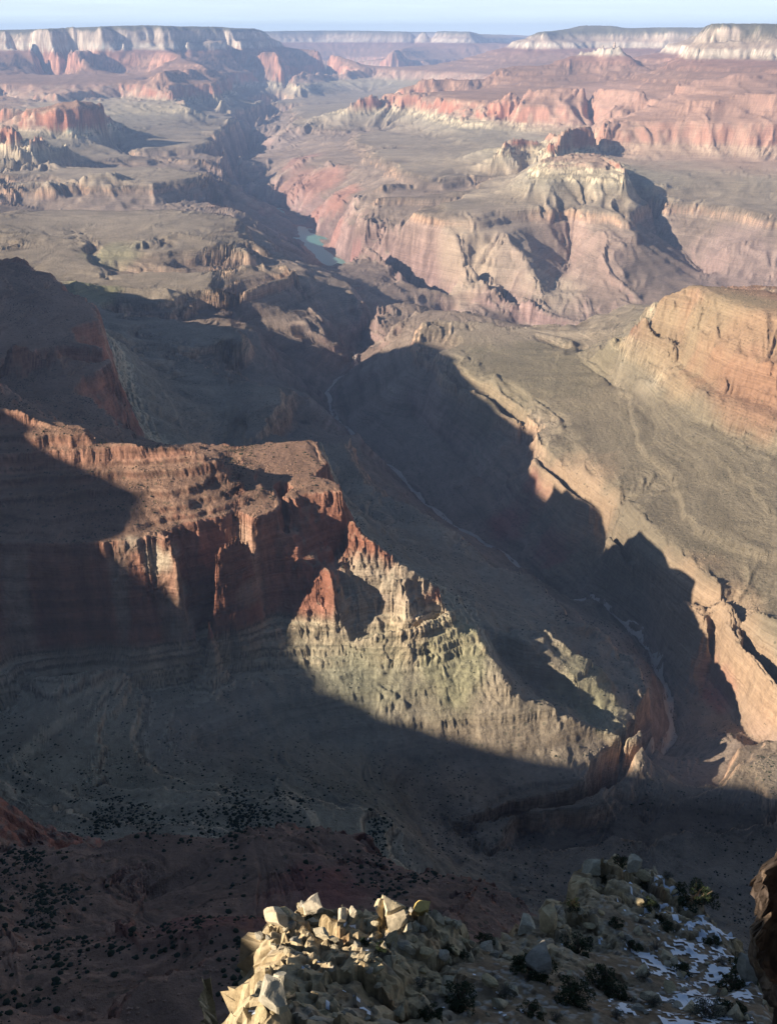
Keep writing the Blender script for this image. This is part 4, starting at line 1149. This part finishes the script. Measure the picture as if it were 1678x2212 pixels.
mask = (sn + fbm(ox / .26, oy / .26, 501, 4, .7) * 1.7 + fbm(ox / 1.1, oy / 1.1, 503, 2) * .5 > .52) & (np.hypot(*np.gradient(OZ2, OST)) < 1.6)
ii, jj = np.nonzero(mask[:-1, :-1] & mask[1:, :-1] & mask[:-1, 1:] & mask[1:, 1:])
vid = ii * ONX + jj
q4 = np.stack([vid, vid + 1, vid + 1 + ONX, vid + ONX], -1)
used, invx = np.unique(q4, return_inverse=True)
sco = np.stack([OXX, OYY, OZ2 + .035 + .03 * np.clip(sn, 0, 1)], -1).reshape(-1, 3)[used]
snow = make_mesh('snow', sco, invx.reshape(-1, 4), None, sm); snow['kind'] = 'stuff'


def boulder_mesh(name, seed, sx=1.0, sy=1.0, sz=1.0, cuts=9, col=(.50, .42, .30), sub=3):
    """a block of broken limestone: a ball cut by random planes, then roughened"""
    import bmesh
    r_ = random.Random(seed)
    bm = bmesh.new(); bmesh.ops.create_cube(bm, size=1.7); bmesh.ops.subdivide_edges(bm, edges=bm.edges[:], cuts=(9 if sub > 2 else 4), use_grid_fill=True)
    co = np.array([v.co[:] for v in bm.verts])
    sk = np.array([[1, r_.uniform(-.2, .2), r_.uniform(-.2, .2)], [r_.uniform(-.35, .35), 1, r_.uniform(-.35, .35)], [r_.uniform(-.3, .3), r_.uniform(-.3, .3), 1]]); co = co @ sk
    for _ in range(cuts):
        n = np.array([r_.gauss(0, 1), r_.gauss(0, 1), r_.gauss(0, .8)]); n /= np.linalg.norm(n)
        d = r_.uniform(.45, .80)
        e = co @ n - d
        co = co - np.outer(np.clip(e, 0, None), n)
    co += np.stack([vnoise(co[:, 0] * 2.3 + seed, co[:, 1] * 2.3 + co[:, 2], seed), vnoise(co[:, 1] * 2.3, co[:, 2] * 2.3 + seed + co[:, 0], seed + 1), vnoise(co[:, 2] * 2.3 + co[:, 1], co[:, 0] * 2.3 - seed, seed + 2)], -1) * .045
    co *= np.array([sx, sy, sz])
    co[:, 2] -= co[:, 2].min()
    for v, c in zip(bm.verts, co): v.co = c
    me = bpy.data.meshes.new(name); bm.to_mesh(me); bm.free()
    ca = me.color_attributes.new('rock', 'FLOAT_COLOR', 'POINT')
    cc = np.array(col) * (1 + .25 * fbm(co[:, 0] * 1.7 + seed, co[:, 1] * 1.7 + co[:, 2], 601, 3))[:, None]
    ca.data.foreach_set('color', np.concatenate([cc, np.ones((len(cc), 1))], 1).astype(np.float32).ravel())
    me.materials.append(LIME)
    return me


def thing(o, label, cat, group=None):
    o['label'] = label; o['category'] = cat
    if group: o['group'] = group
    return o


def put(name, mesh, loc, rz=0.0, s=1.0, tilt=(0, 0)):
    o = bpy.data.objects.new(name, mesh); COL.objects.link(o)
    o.location = loc; o.rotation_euler = (tilt[0], tilt[1], rz); o.scale = (s, s, s) if not isinstance(s, tuple) else s
    return o


# the boulders that stand out: (u, v of the foot, half sizes, colour, seed, label)
BIG = [
    (845, 1998, (.50, .45, .72), (.58, .47, .30), 3, 'large upright cream boulder with a sharp peak at the top of the sunlit outcrop', (.05, .12)),
    (824, 2002, (.26, .35, .5), (.55, .44, .28), 13, 'pointed tan block leaning against the left side of the peaked cream boulder', (0, -.1)),
    (757, 2000, (.26, .3, .60), (.60, .51, .37), 5, 'tall square topped white block standing at the crest left of the peaked boulder', (0, .05)),
    (738, 1995, (.24, .3, .36), (.58, .48, .34), 15, 'narrow cream block beside the tall square topped white block', (0, 0)),
    (602, 2014, (.46, .5, .50), (.55, .45, .31), 7, 'rounded cream knob overhanging the far left end of the sunlit crest', (0, -.25)),
    (668, 1976, (.42, .4, .40), (.60, .51, .38), 9, 'highest white rock on the left part of the sunlit crest', (0, .3)),
    (904, 1999, (.34, .28, .34), (.55, .40, .14), 11, 'small yellow stained block sitting on the crest right of the peaked boulder', (0, .2)),
    (860, 2012, (.42, .4, .34), (.56, .46, .31), 21, 'low cream boulder in front of the foot of the peaked boulder', (0, 0)),
    (1137, 2020, (.40, .4, .48), (.46, .41, .31), 17, 'pale boulder on the dark saddle left of the shaded knob', (0, .1)),
    (1180, 2010, (.55, .7, .62), (.44, .34, .20), 19, 'tan leaning rock with an orange stain at the left foot of the shaded knob', (0, .3)),
    (1282, 1892, (.7, .6, .6), (.36, .33, .25), 23, 'pale square rock at the upper left of the shaded knob', (0, 0)),
    (1362, 1898, (.5, .5, .52), (.38, .34, .26), 25, 'angular pale rock below the summit of the shaded knob', (0, .2)),
    (1165, 2110, (.6, .6, .5), (.30, .27, .22), 27, 'grey boulder with a flat top beside the big dark bush in the lower right', (0, 0)),
    (585, 2185, (.45, .5, .5), (.42, .37, .28), 29, 'round grey tan boulder at the lower left foot of the outcrop', (0, 0)),
    (603, 2140, (.3, .3, .36), (.46, .41, .31), 33, 'shaded grey boulder at the left edge above the round boulder', (0, 0)),
    (1610, 2120, (.5, .5, .8), (.30, .28, .23), 35, 'pale rock sticking up between the bushes near the lower right corner', (0, 0)),
]
for u, v, (sx, sy, sz), colr, seed, lab, tl in BIG:
    x, y, z = on_outcrop(u, v)
    o = put('boulder', boulder_mesh('boulder', seed, sx * 1.15, sy * 1.2, sz * 1.1, 9, colr), (x, y + sy * .5, z - .3 * sz), random.uniform(0, .6), 1.0, tl)
    thing(o, lab, 'boulder')
small = [boulder_mesh('stone', 40 + k, 1, random.uniform(.7, 1), random.uniform(.5, .8), 10, c_, 2) for k, c_ in enumerate([(.50, .42, .28), (.46, .39, .27), (.48, .38, .22), (.38, .34, .27)])]
tries = 0; n = 0
while n < 230 and tries < 6000:
    tries += 1
    u = random.uniform(560, 1660); v = random.uniform(1860, 2212)
    if n < 34: u, v = random.uniform(590, 1020), random.uniform(1950, 2080)
    dx, dy = (u - 839) / FP, (1106 - v) / FP
    x, y, z = on_outcrop(u, v)
    if math.hypot(x, y) > 50 or z > -24 or z < -56: continue
    if u > 1180 and random.random() < .35: continue
    s_ = random.choice((.10, .13, .16, .2, .26, .34) if n >= 34 else (.14, .18, .24, .3)) * (1 + (math.hypot(x, y) - 24) / 60)
    o = put('stone', random.choice(small), (x, y, ground_at(x, y) - .25 * s_), random.uniform(0, 6.3), s_, (random.uniform(-.5, .5), random.uniform(-.5, .5)))
    thing(o, 'loose stone lying on the limestone outcrop below the viewpoint', 'stone', 'loose stones on the outcrop')
    n += 1


# dark overhanging slab at the right edge
def slab():
    import bmesh
    prof = [(1700, 1800), (1672, 1850), (1640, 1872), (1626, 1905), (1632, 1960), (1628, 1990), (1616, 2010), (1620, 2060), (1640, 2110), (1648, 2150), (1668, 2190), (1680, 2260), (1672, 2340), (1640, 2440), (1600, 2560)]
    bm = bmesh.new(); rows = []
    for k, (u, v) in enumerate(prof):
        row = []
        for j in range(26):
            du = j * 12.0 + max(0, j - 8) * 22.0
            r = 21.0 + 1.6 * math.sin(j * .35) + k * .05 + j * .22
            if j == 0: r += 3.5
            if j == 1: r += 1.2
            row.append(bm.verts.new(at(u + du, v, r)))
        rows.append(row)
    for a, b in zip(rows[:-1], rows[1:]):
        for i in range(25): bm.faces.new((a[i], a[i + 1], b[i + 1], b[i]))
    bmesh.ops.solidify(bm, geom=bm.faces[:], thickness=3.0)
    bmesh.ops.recalc_face_normals(bm, faces=bm.faces[:])
    bmesh.ops.subdivide_edges(bm, edges=bm.edges[:], cuts=5, use_grid_fill=True)
    co = np.array([v.co[:] for v in bm.verts])
    wv = fbm(co[:, 0] / .8 + co[:, 1] / .8, co[:, 2] / .6, 709, 3) * .5
    d1, e1, _ = blocks((co[:, 1] + co[:, 0]) * .6 + wv, co[:, 2] * 2.2 + wv, 1.1, 711); d2, e2, _ = blocks(co[:, 0] - co[:, 1] + wv, co[:, 2] * 2.5, .36, 713)
    d1 = d1 * .34 + d2 * .06 - .08 * np.clip(1 - e1 / .12, 0, 1) + fbm(co[:, 0] / .3, co[:, 2] / .2 + co[:, 1] / .3, 715, 3) * .05
    co[:, 0] -= d1; co[:, 1] -= d1 * .8
    for v, c in zip(bm.verts, co): v.co = c
    me = bpy.data.meshes.new('rock_wall'); bm.to_mesh(me); bm.free()
    ca = me.color_attributes.new('rock', 'FLOAT_COLOR', 'POINT')
    m = smooth01(fbm((co[:, 0] + co[:, 1]) / 1.2, co[:, 2] / .8, 721, 3), -.1, .3)[:, None]
    cc = np.array([.20, .14, .095]) * m + np.array([.09, .065, .05]) * (1 - m)
    ca.data.foreach_set('color', np.concatenate([cc, np.ones((len(cc), 1))], 1).astype(np.float32).ravel())
    me.materials.append(LIME)
    o = bpy.data.objects.new('rock_wall', me); COL.objects.link(o)
    thing(o, 'dark brown banded rock wall leaning in at the right edge of the view', 'rock')


slab()

# ------------------------------------------------------------------ bushes on the outcrop
LEAF = simple_material('dark juniper leaves', (.035, .050, .022), .8, .2)
LEAF2 = simple_material('grey sage leaves', (.10, .105, .075), .9, .1)
TWIG = simple_material('grey dead twigs', (.16, .14, .125), .9, .1)
BARK = simple_material('shaggy bark', (.12, .085, .06), .95, .1)


def foliage_mesh(name, seed, n, mat, leaf=.075, flat=.75):
    r_ = np.random.default_rng(seed)
    # clumps through the volume, then leaves in every clump
    k = 26
    cd = r_.normal(size=(k, 3)); cd /= np.linalg.norm(cd, axis=1)[:, None]
    cd = cd * r_.uniform(.45, .95, (k, 1)); cd[:, 2] = np.abs(cd[:, 2]) * flat + .12
    cr = r_.uniform(.16, .32, k)
    which = r_.integers(0, k, n)
    p = r_.normal(size=(n, 3)); p /= np.linalg.norm(p, axis=1)[:, None]
    p = cd[which] + p * (cr[which] * r_.uniform(.5, 1.0, n) ** .5)[:, None]
    p[:, 2] = np.maximum(p[:, 2], .02)
    a = r_.normal(size=(n, 3)); a /= np.linalg.norm(a, axis=1)[:, None]
    b = np.cross(a, r_.normal(size=(n, 3))); b /= np.linalg.norm(b, axis=1)[:, None]
    s = leaf * r_.uniform(.5, 1.3, (n, 1))
    co = np.stack([p - a * s, p + b * s * .6, p + a * s], 1).reshape(-1, 3)
    me = bpy.data.meshes.new(name)
    me.vertices.add(3 * n); me.vertices.foreach_set('co', co.astype(np.float32).ravel())
    me.loops.add(3 * n); me.polygons.add(n)
    me.loops.foreach_set('vertex_index', np.arange(3 * n, dtype=np.int32)); me.polygons.foreach_set('loop_start', np.arange(n, dtype=np.int32) * 3)
    me.update(calc_edges=True); me.materials.append(mat)
    return me


def twig_mesh(name, seed, n, mat, spread=.9, thick=.03):
    r_ = random.Random(seed); vs, fs = [], []
    def stick(a, b, ra, rb):
        a = np.array(a); b = np.array(b); d = b - a; d /= np.linalg.norm(d) + 1e-9
        u = np.cross(d, (.3, .5, .8)); u /= np.linalg.norm(u); w_ = np.cross(d, u); i = len(vs)
        for c, rr in ((a, ra), (b, rb)):
            for q in range(3):
                an = q * 2.094; vs.append(tuple(c + (u * math.cos(an) + w_ * math.sin(an)) * rr))
        for q in range(3): fs.append((i + q, i + (q + 1) % 3, i + 3 + (q + 1) % 3, i + 3 + q))
    for _ in range(n):
        an = r_.uniform(0, 6.283); sp = r_.uniform(.1, spread)
        m = (math.cos(an) * sp * .5, math.sin(an) * sp * .5, r_.uniform(.25, .5)); e = (math.cos(an) * sp, math.sin(an) * sp, r_.uniform(.5, 1.0))
        stick((0, 0, -.1), m, thick, thick * .7); stick(m, e, thick * .7, thick * .3)
        for _k in range(2): stick(m, (m[0] + r_.uniform(-.3, .3), m[1] + r_.uniform(-.3, .3), m[2] + r_.uniform(.15, .4)), thick * .5, thick * .2)
    me = bpy.data.meshes.new(name); me.from_pydata(vs, [], fs); me.materials.append(mat)
    return me


fol = [foliage_mesh('foliage', 70 + k, 2600, LEAF) for k in range(4)]
fol2 = [foliage_mesh('foliage', 80 + k, 1500, LEAF2, .06, .6) for k in range(2)]
tw = [twig_mesh('branches', 90 + k, 16, BARK) for k in range(2)]
tw2 = [twig_mesh('branches', 95 + k, 46, TWIG, 1.0, .014) for k in range(2)]


def bush(u, v, size, label, kind=0, seed=0, hgt=.85):
    x, y, z = on_outcrop(u, v)
    o = bpy.data.objects.new('bush', None); COL.objects.link(o)
    o.location = (x, y, z); o.rotation_euler = (0, 0, seed * 1.7); o.scale = (size, size, size * hgt)
    thing(o, label, 'bush')
    if kind < 2:
        f = bpy.data.objects.new('foliage', (fol if kind == 0 else fol2)[seed % (4 if kind == 0 else 2)]); COL.objects.link(f); f.parent = o
    t_ = bpy.data.objects.new('branches', (tw if kind == 0 else tw2)[seed % 2]); COL.objects.link(t_); t_.parent = o
    return o


B_ = [
    (789, 2044, .28, 'round green bush in the middle of the sunlit rocks', 0), (808, 2026, .25, 'small olive bush just above the round green bush on the sunlit rocks', 1), (822, 2050, .30, 'low dark bush at the shadow edge right of the round green bush', 0),
    (670, 1988, .24, 'little green bush tucked under the highest white rock of the crest', 0), (697, 2022, .18, 'small sage bush in a crack of the sunlit crest', 1), (625, 2160, .28, 'thin green plant growing on the lower sunlit rock face', 1),
    (1046, 2042, .52, 'dark bush on the saddle between the lit crest and the shaded knob', 0), (968, 2062, .40, 'dark bush just below the right end of the lit crest', 0), (1000, 2070, .30, 'small dark bush beside the bush below the lit crest', 0),
    (985, 2165, .85, 'broad dark bush at the bottom centre right of the sunlit rock face', 0), (1150, 2112, 1.05, 'big dark bush left of centre on the shaded slope', 0), (1250, 2060, .95, 'dark bush under the foot of the shaded knob', 0),
    (1240, 2165, 1.0, 'wide dark bush low on the bare soil slope', 0), (1295, 2125, .85, 'dark bush on the soil slope touching the wide one on its left', 0), (1332, 2155, .62, 'dark bush next to the small curved snow patch', 0),
    (1150, 2192, .55, 'small dark bush near the bottom edge below the big left one', 0), (1440, 2008, .48, 'green bush at the upper left border of the snow', 0), (1422, 1990, .32, 'small dark bush just above the green bush by the snow', 0),
    (1500, 1950, 1.35, 'large dark bush on the right shoulder of the shaded knob', 0), (1365, 2048, .50, 'low dark bush in the middle of the rubble slope', 0), (1415, 2052, .62, 'grey twiggy bush left of the snow in the middle of the slope', 2),
    (1275, 2045, .5, 'bare grey bush above the dark bush at the foot of the knob', 2), (1520, 2195, .85, 'wide grey bush at the bottom right surrounded by snow', 1), (1572, 2188, .72, 'dark bush at the bottom right beside the wide grey bush', 0),
    (1605, 2105, .85, 'dark bush between the snow and the rock wall at the right', 0), (1580, 2140, .72, 'dark bush below the one between the snow and the rock wall', 0), (1560, 2085, .62, 'bare twiggy bush standing in the right part of the snow', 2),
    (1535, 2040, .55, 'dark bush at the upper right edge of the snow', 0), (1290, 1882, .42, 'small sage bush on the upper left of the shaded knob', 1), (1340, 1868, .60, 'dark bush on the summit of the shaded knob', 0),
    (1308, 1906, .42, 'dark bush in the middle of the face of the shaded knob', 0), (1388, 1912, .42, 'dark bush below the right shoulder of the shaded knob summit', 0), (1400, 1960, .55, 'dark bush on the rubble right of the knob face', 0),
    (1240, 1962, .50, 'dark bush on the left shoulder of the shaded knob', 0), (1330, 1996, .42, 'dark bush halfway down the rubble slope', 0), (1440, 1895, .45, 'grey bush on the right rim of the shaded knob', 1),
    (1410, 2170, .45, 'grey bush on the bare soil at the bottom of the slope', 1), (1390, 2110, .48, 'grey bush in the middle of the bare soil patch', 1), (1090, 2150, .45, 'sage bush on stony ground left of the wide dark bush', 1),
    (1200, 2205, .35, 'low sage bush at the bottom edge of the slope', 1), (1470, 2105, .55, 'dark bush inside the lower part of the snow', 0), (1330, 2200, .4, 'sage bush at the bottom edge right of centre', 1),
    (930, 2200, .5, 'dark bush at the bottom edge right of the sunlit face', 0), (910, 2130, .38, 'sage bush in the shade beside the cracked sunlit face', 1),
]
for k, (u, v, s, lab, kind) in enumerate(B_):
    bush(u, v, s, lab, kind, k)

# ------------------------------------------------------------------ scrub and fallen rock on the slopes below
pick = rng
rr = np.hypot(GX, GY)
vx = GX[:-1, :-1].ravel(); vy = GY[:-1, :-1].ravel(); vz = GZ[:-1, :-1].ravel()
ex = np.hypot(np.diff(GX, axis=0)[:, :-1], np.diff(GY, axis=0)[:, :-1]) * np.hypot(np.diff(GX, axis=1)[:-1], np.diff(GY, axis=1)[:-1])
area = ex.ravel(); stp = GS[:-1, :-1].ravel(); rr1 = rr[:-1, :-1].ravel()
dens = fbm(vx / 60, vy / 60, 801, 3)


def scatter(n, wgt, size_lo, size_hi, verts, faces, squash, mat, name, colr=None, indiv=0, mk=None):
    w_ = wgt / wgt.sum()
    idx = pick.choice(len(w_), size=n, replace=False, p=w_)
    idx = idx[np.argsort(rr1[idx])]
    cell = np.sqrt(area[idx])
    px = vx[idx] + pick.uniform(-.5, .5, n) * cell * .6; py = vy[idx] + pick.uniform(-.5, .5, n) * cell * .6; pz = vz[idx]
    s = (size_lo + (size_hi - size_lo) * pick.uniform(0, 1, n) ** 2.2) * pick.uniform(.75, 1.25, n)
    an = pick.uniform(0, 6.28, n); ca, sa = np.cos(an), np.sin(an)
    V0 = np.array(verts, float); nv = len(V0)
    lo = indiv
    jit = pick.uniform(.72, 1.28, (n, nv))
    P_ = V0[None] * jit[:, :, None]
    X_ = (P_[..., 0] * ca[:, None] - P_[..., 1] * sa[:, None]) * s[:, None] + px[:, None]
    Y_ = (P_[..., 0] * sa[:, None] + P_[..., 1] * ca[:, None]) * s[:, None] + py[:, None]
    Z_ = P_[..., 2] * s[:, None] * squash + pz[:, None]
    co = np.stack([X_, Y_, Z_], -1)[lo:].reshape(-1, 3)
    F_ = np.array(faces); fi = (F_[None] + (np.arange(n - lo) * nv)[:, None, None]).reshape(-1)
    nf = len(F_) * (n - lo)
    me = bpy.data.meshes.new(name)
    me.vertices.add(len(co)); me.vertices.foreach_set('co', co.astype(np.float32).ravel())
    me.loops.add(nf * 3); me.polygons.add(nf)
    me.loops.foreach_set('vertex_index', fi.astype(np.int32)); me.polygons.foreach_set('loop_start', np.arange(nf, dtype=np.int32) * 3)
    me.update(calc_edges=True)
    if colr is not None:
        cc = np.repeat(colr(idx[lo:]), nv, 0)
        at_ = me.color_attributes.new('rock', 'FLOAT_COLOR', 'POINT'); at_.data.foreach_set('color', np.concatenate([cc, np.ones((len(cc), 1))], 1).astype(np.float32).ravel())
    me.materials.append(mat)
    o = bpy.data.objects.new(name, me); COL.objects.link(o); o['kind'] = 'stuff'
    if indiv:
        for k in range(indiv): mk(k, px[k], py[k], pz[k], s[k], an[k])
    return o


t5 = (1 + 5 ** .5) / 2
ICO = [(-1, t5, 0), (1, t5, 0), (-1, -t5, 0), (1, -t5, 0), (0, -1, t5), (0, 1, t5), (0, -1, -t5), (0, 1, -t5), (t5, 0, -1), (t5, 0, 1), (-t5, 0, -1), (-t5, 0, 1)]
ICO = [tuple(c / 1.9 for c in v) for v in ICO]
ICF = [(0, 11, 5), (0, 5, 1), (0, 1, 7), (0, 7, 10), (0, 10, 11), (1, 5, 9), (5, 11, 4), (11, 10, 2), (10, 7, 6), (7, 1, 8), (3, 9, 4), (3, 4, 2), (3, 2, 6), (3, 6, 8), (3, 8, 9), (4, 9, 5), (2, 4, 11), (6, 2, 10), (8, 6, 7), (9, 8, 1)]
OCT = [(1, 0, .1), (0, 1, .1), (-1, 0, .1), (0, -1, .1), (0, 0, .9), (0, 0, -.6)]
OCF = [(0, 1, 4), (1, 2, 4), (2, 3, 4), (3, 0, 4), (1, 0, 5), (2, 1, 5), (3, 2, 5), (0, 3, 5)]
SCRUB = simple_material('dark slope scrub', (.034, .042, .024), .9, .1)
gentle = smooth01(-stp, -1.15, -.55)
inview = (np.abs(np.arctan2(vx, vy)) < math.radians(31)).astype(float)
patch = np.clip(.45 + dens * 1.8, .03, 1.3)
cluster_verts = [foliage_mesh('foliage', 120 + k, 260, SCRUB, .17, .7) for k in range(3)]


def mk_scrub(k, x, y, z, s, an):
    o = put('shrub', cluster_verts[k % 3], (float(x), float(y), float(z) - .1), float(an), float(s) * .95)
    thing(o, 'dark shrub dotted over the shaded red slope below the viewpoint', 'shrub', 'shrubs on the red slope')


scatter(6500, area * gentle * patch ** 2 * inview * (rr1 < 950) * (vz > -820), .55, 2.3, ICO, ICF, .8, SCRUB, 'scrub', None, 300, mk_scrub)
scatter(9000, area * gentle * patch * inview * (rr1 > 600) * (rr1 < 1700), .5, 1.9, OCT, OCF, .9, SCRUB, 'scrub')
scatter(16000, area * gentle * patch * inview * (rr1 > 1500) * (rr1 < 3400) * (vz > -1010), .8, 1.6, OCT, OCF, .8, SCRUB, 'scrub')
RKC = RK_view = None
rock_col = ground.data.color_attributes['rock']
allc = np.empty(len(ground.data.vertices) * 4, np.float32); rock_col.data.foreach_get('color', allc)
allc = allc.reshape(GX.shape + (4,))[:-1, :-1, :3].reshape(-1, 3)
RUB = fine_rock('fallen rock', .35)
lowpatch = np.clip(.15 + fbm(vx / 45, vy / 45, 811, 3) * 2.2, .02, 1.5)
scatter(15000, area * gentle * lowpatch * inview * (rr1 < 1500), .5, 1.5, OCT, OCF, .8, RUB, 'rubble', lambda i: np.clip(allc[i] * 1.35, 0, .6))
scatter(12000, area * gentle * lowpatch * inview * (rr1 > 1400) * (rr1 < 3000), .8, 1.9, OCT, OCF, .8, RUB, 'rubble', lambda i: np.clip(allc[i] * 1.3, 0, .6))

# pale gravel bed of the creek at the bottom of the side canyon
BED = [p for p in line_with((1300, 1790)) if p[1] is not None and p[2] <= -1085]
bp = np.array(densify([(*place(p)[:2], 0.0) for p in BED], 0.004))[:, :2]
tg = np.gradient(bp, axis=0); tg /= np.linalg.norm(tg, axis=1)[:, None]; nn_ = np.stack([-tg[:, 1], tg[:, 0]], -1)
off = np.linspace(-45, 45, 31)
zz = land(bp[:, 0:1] + nn_[:, 0:1] * off, bp[:, 1:2] + nn_[:, 1:2] * off)[0]
best = off[zz.argmin(1)]; kk = np.ones(9) / 9; best = np.convolve(np.pad(best, 4, mode='edge'), kk, 'valid')
ctr = bp + nn_ * best[:, None]
rows_ = []
for o_ in (-6.5, -2.5, 2.5, 6.5):
    e_ = ctr + nn_ * (o_ * (1 + .5 * np.sin(np.arange(len(ctr)) * .31 + o_)))[:, None]
    rows_.append(np.concatenate([e_, (land(e_[:, 0], e_[:, 1])[0] + 1.2)[:, None]], 1))
R_ = np.stack(rows_, 1)
gm = simple_material('pale creek gravel', (.46, .38, .32), .95, .1)
creek = make_mesh('creek_bed', R_.reshape(-1, 3), grid_faces(len(ctr), 4), None, gm); creek['kind'] = 'structure'

# two little spires on the far red butte
for k, (u, v, hh_, lab) in enumerate(((1301, 106, 62, 'left one of two tiny rock spires on top of the far red butte'), (1326, 103, 74, 'right and taller one of two tiny rock spires on top of the far red butte'))):
    x, y, z = place((u, v, 13850)); zl = float(land(np.array([x]), np.array([y]))[0][0])
    prof_ = [(22, -30), (20, 5), (14, .3 * hh_), (15, .5 * hh_), (10, .7 * hh_), (13, .85 * hh_), (8, hh_), (0.5, hh_ * 1.03)]
    vs_ = []; fs_ = []
    for a_, (rad_, h_) in enumerate(prof_):
        for b_ in range(10):
            an = b_ * .6283; q_ = rad_ * random.uniform(.8, 1.2)
            vs_.append((x + q_ * math.cos(an), y + q_ * math.sin(an), zl + h_))
    for a_ in range(len(prof_) - 1):
        for b_ in range(10): fs_.append((a_ * 10 + b_, a_ * 10 + (b_ + 1) % 10, a_ * 10 + 10 + (b_ + 1) % 10, a_ * 10 + 10 + b_))
    me = bpy.data.meshes.new('rock_spire'); me.from_pydata(vs_, [], fs_); me.materials.append(simple_material('spire rock', (.46, .36, .28), .95, .1))
    o = bpy.data.objects.new('rock_spire', me); COL.objects.link(o); thing(o, lab, 'rock spire')

# ------------------------------------------------------------------ the land is handed out to its landforms
def split_land():
    me = ground.data
    nrm = np.empty(len(me.vertices) * 3, np.float32); me.vertices.foreach_get('normal', nrm); nrm = nrm.reshape(-1, 3)
    col_ = allfull
    fx = .25 * (GX[:-1, :-1] + GX[1:, :-1] + GX[:-1, 1:] + GX[1:, 1:]).ravel(); fy = .25 * (GY[:-1, :-1] + GY[1:, :-1] + GY[:-1, 1:] + GY[1:, 1:]).ravel(); fz = .25 * (GZ[:-1, :-1] + GZ[1:, :-1] + GZ[:-1, 1:] + GZ[1:, 1:]).ravel()
    dep = fy * CP - fz * SP; u = 839 + FP * fx / dep; v = 1106 - FP * (fy * SP + fz * CP) / dep; r = np.hypot(fx, fy)
    def poly(pts_):
        ins = np.zeros(len(u), bool)
        for (xa, ya), (xb, yb) in zip(pts_, pts_[1:] + pts_[:1]):
            c = (ya > v) != (yb > v)
            ins ^= c & (u < (xb - xa) * (v - ya) / ((yb - ya) if yb != ya else 1e-9) + xa)
        return ins
    reg = np.zeros(len(u), np.int32)
    names = ['canyon_floor', 'red_ridge', 'mesa', 'shaded_slope', 'left_cliff', 'river_gorge', 'far_left_plateau', 'far_right_plateau', 'middle_butte', 'far_rim']
    reg[poly([(440, 300), (640, 240), (760, 240), (600, 300), (560, 420), (800, 430), (760, 500), (870, 590), (1290, 700), (1290, 760), (900, 690), (740, 600), (600, 570), (430, 420)])] = 5
    reg[poly([(-400, -50), (570, 60), (600, 100), (470, 165), (320, 195), (-400, 195)]) & (r > 12000)] = 6
    reg[poly([(1416, 158), (1500, 40), (2200, 40), (2200, 320), (1190, 310), (1262, 232), (839, 200), (905, 160), (1080, 140), (1200, 140), (1240, 105), (1360, 100)]) & (r < 15500) & (r > 7000)] = 7
    reg[(r > 19500)] = 9
    reg[poly([(1130, 400), (1150, 325), (1330, 322), (1385, 400)]) & (r > 6000) & (r < 7200)] = 8
    reg[poly([(-400, 860), (-400, 560), (120, 575), (230, 640), (260, 800), (262, 925), (160, 930)]) & (r > 1500) & (r < 3400)] = 4
    reg[poly([(895, 676), (1215, 732), (1330, 640), (1520, 600), (2300, 640), (2300, 1750), (1760, 1600), (1640, 1500), (1480, 1352), (1320, 1195), (1290, 1130), (1170, 1045), (1120, 935), (990, 855), (895, 770)]) & (r < 3700) & (r > 1100)] = 2
    reg[poly([(-400, 800), (500, 940), (700, 930), (800, 1150), (1010, 1340), (1300, 1330), (1420, 1500), (1420, 1650), (1310, 1790), (1120, 1800), (960, 1815), (870, 1745), (-400, 1700)]) & (r < 1640) & (r > 900)] = 1
    reg[(r < 1000) & (v > 1700)] = 3
    quads = grid_faces(NFI, NCOL)
    for k, nm in enumerate(names):
        q = quads[reg == k]
        if not len(q): continue
        used, inv = np.unique(q, return_inverse=True)
        co_ = np.stack([GX, GY, GZ], -1).reshape(-1, 3)[used]
        o = make_mesh(nm, co_, inv.reshape(-1, 4), col_[used], ROCK)
        o.data.normals_split_custom_set_from_vertices(nrm[used])
        o['kind'] = 'structure'
    bpy.data.objects.remove(ground); bpy.data.meshes.remove(me)


allfull = np.empty(len(ground.data.vertices) * 4, np.float32); ground.data.color_attributes['rock'].data.foreach_get('color', allfull)
allfull = allfull.reshape(-1, 4)[:, :3]
split_land()
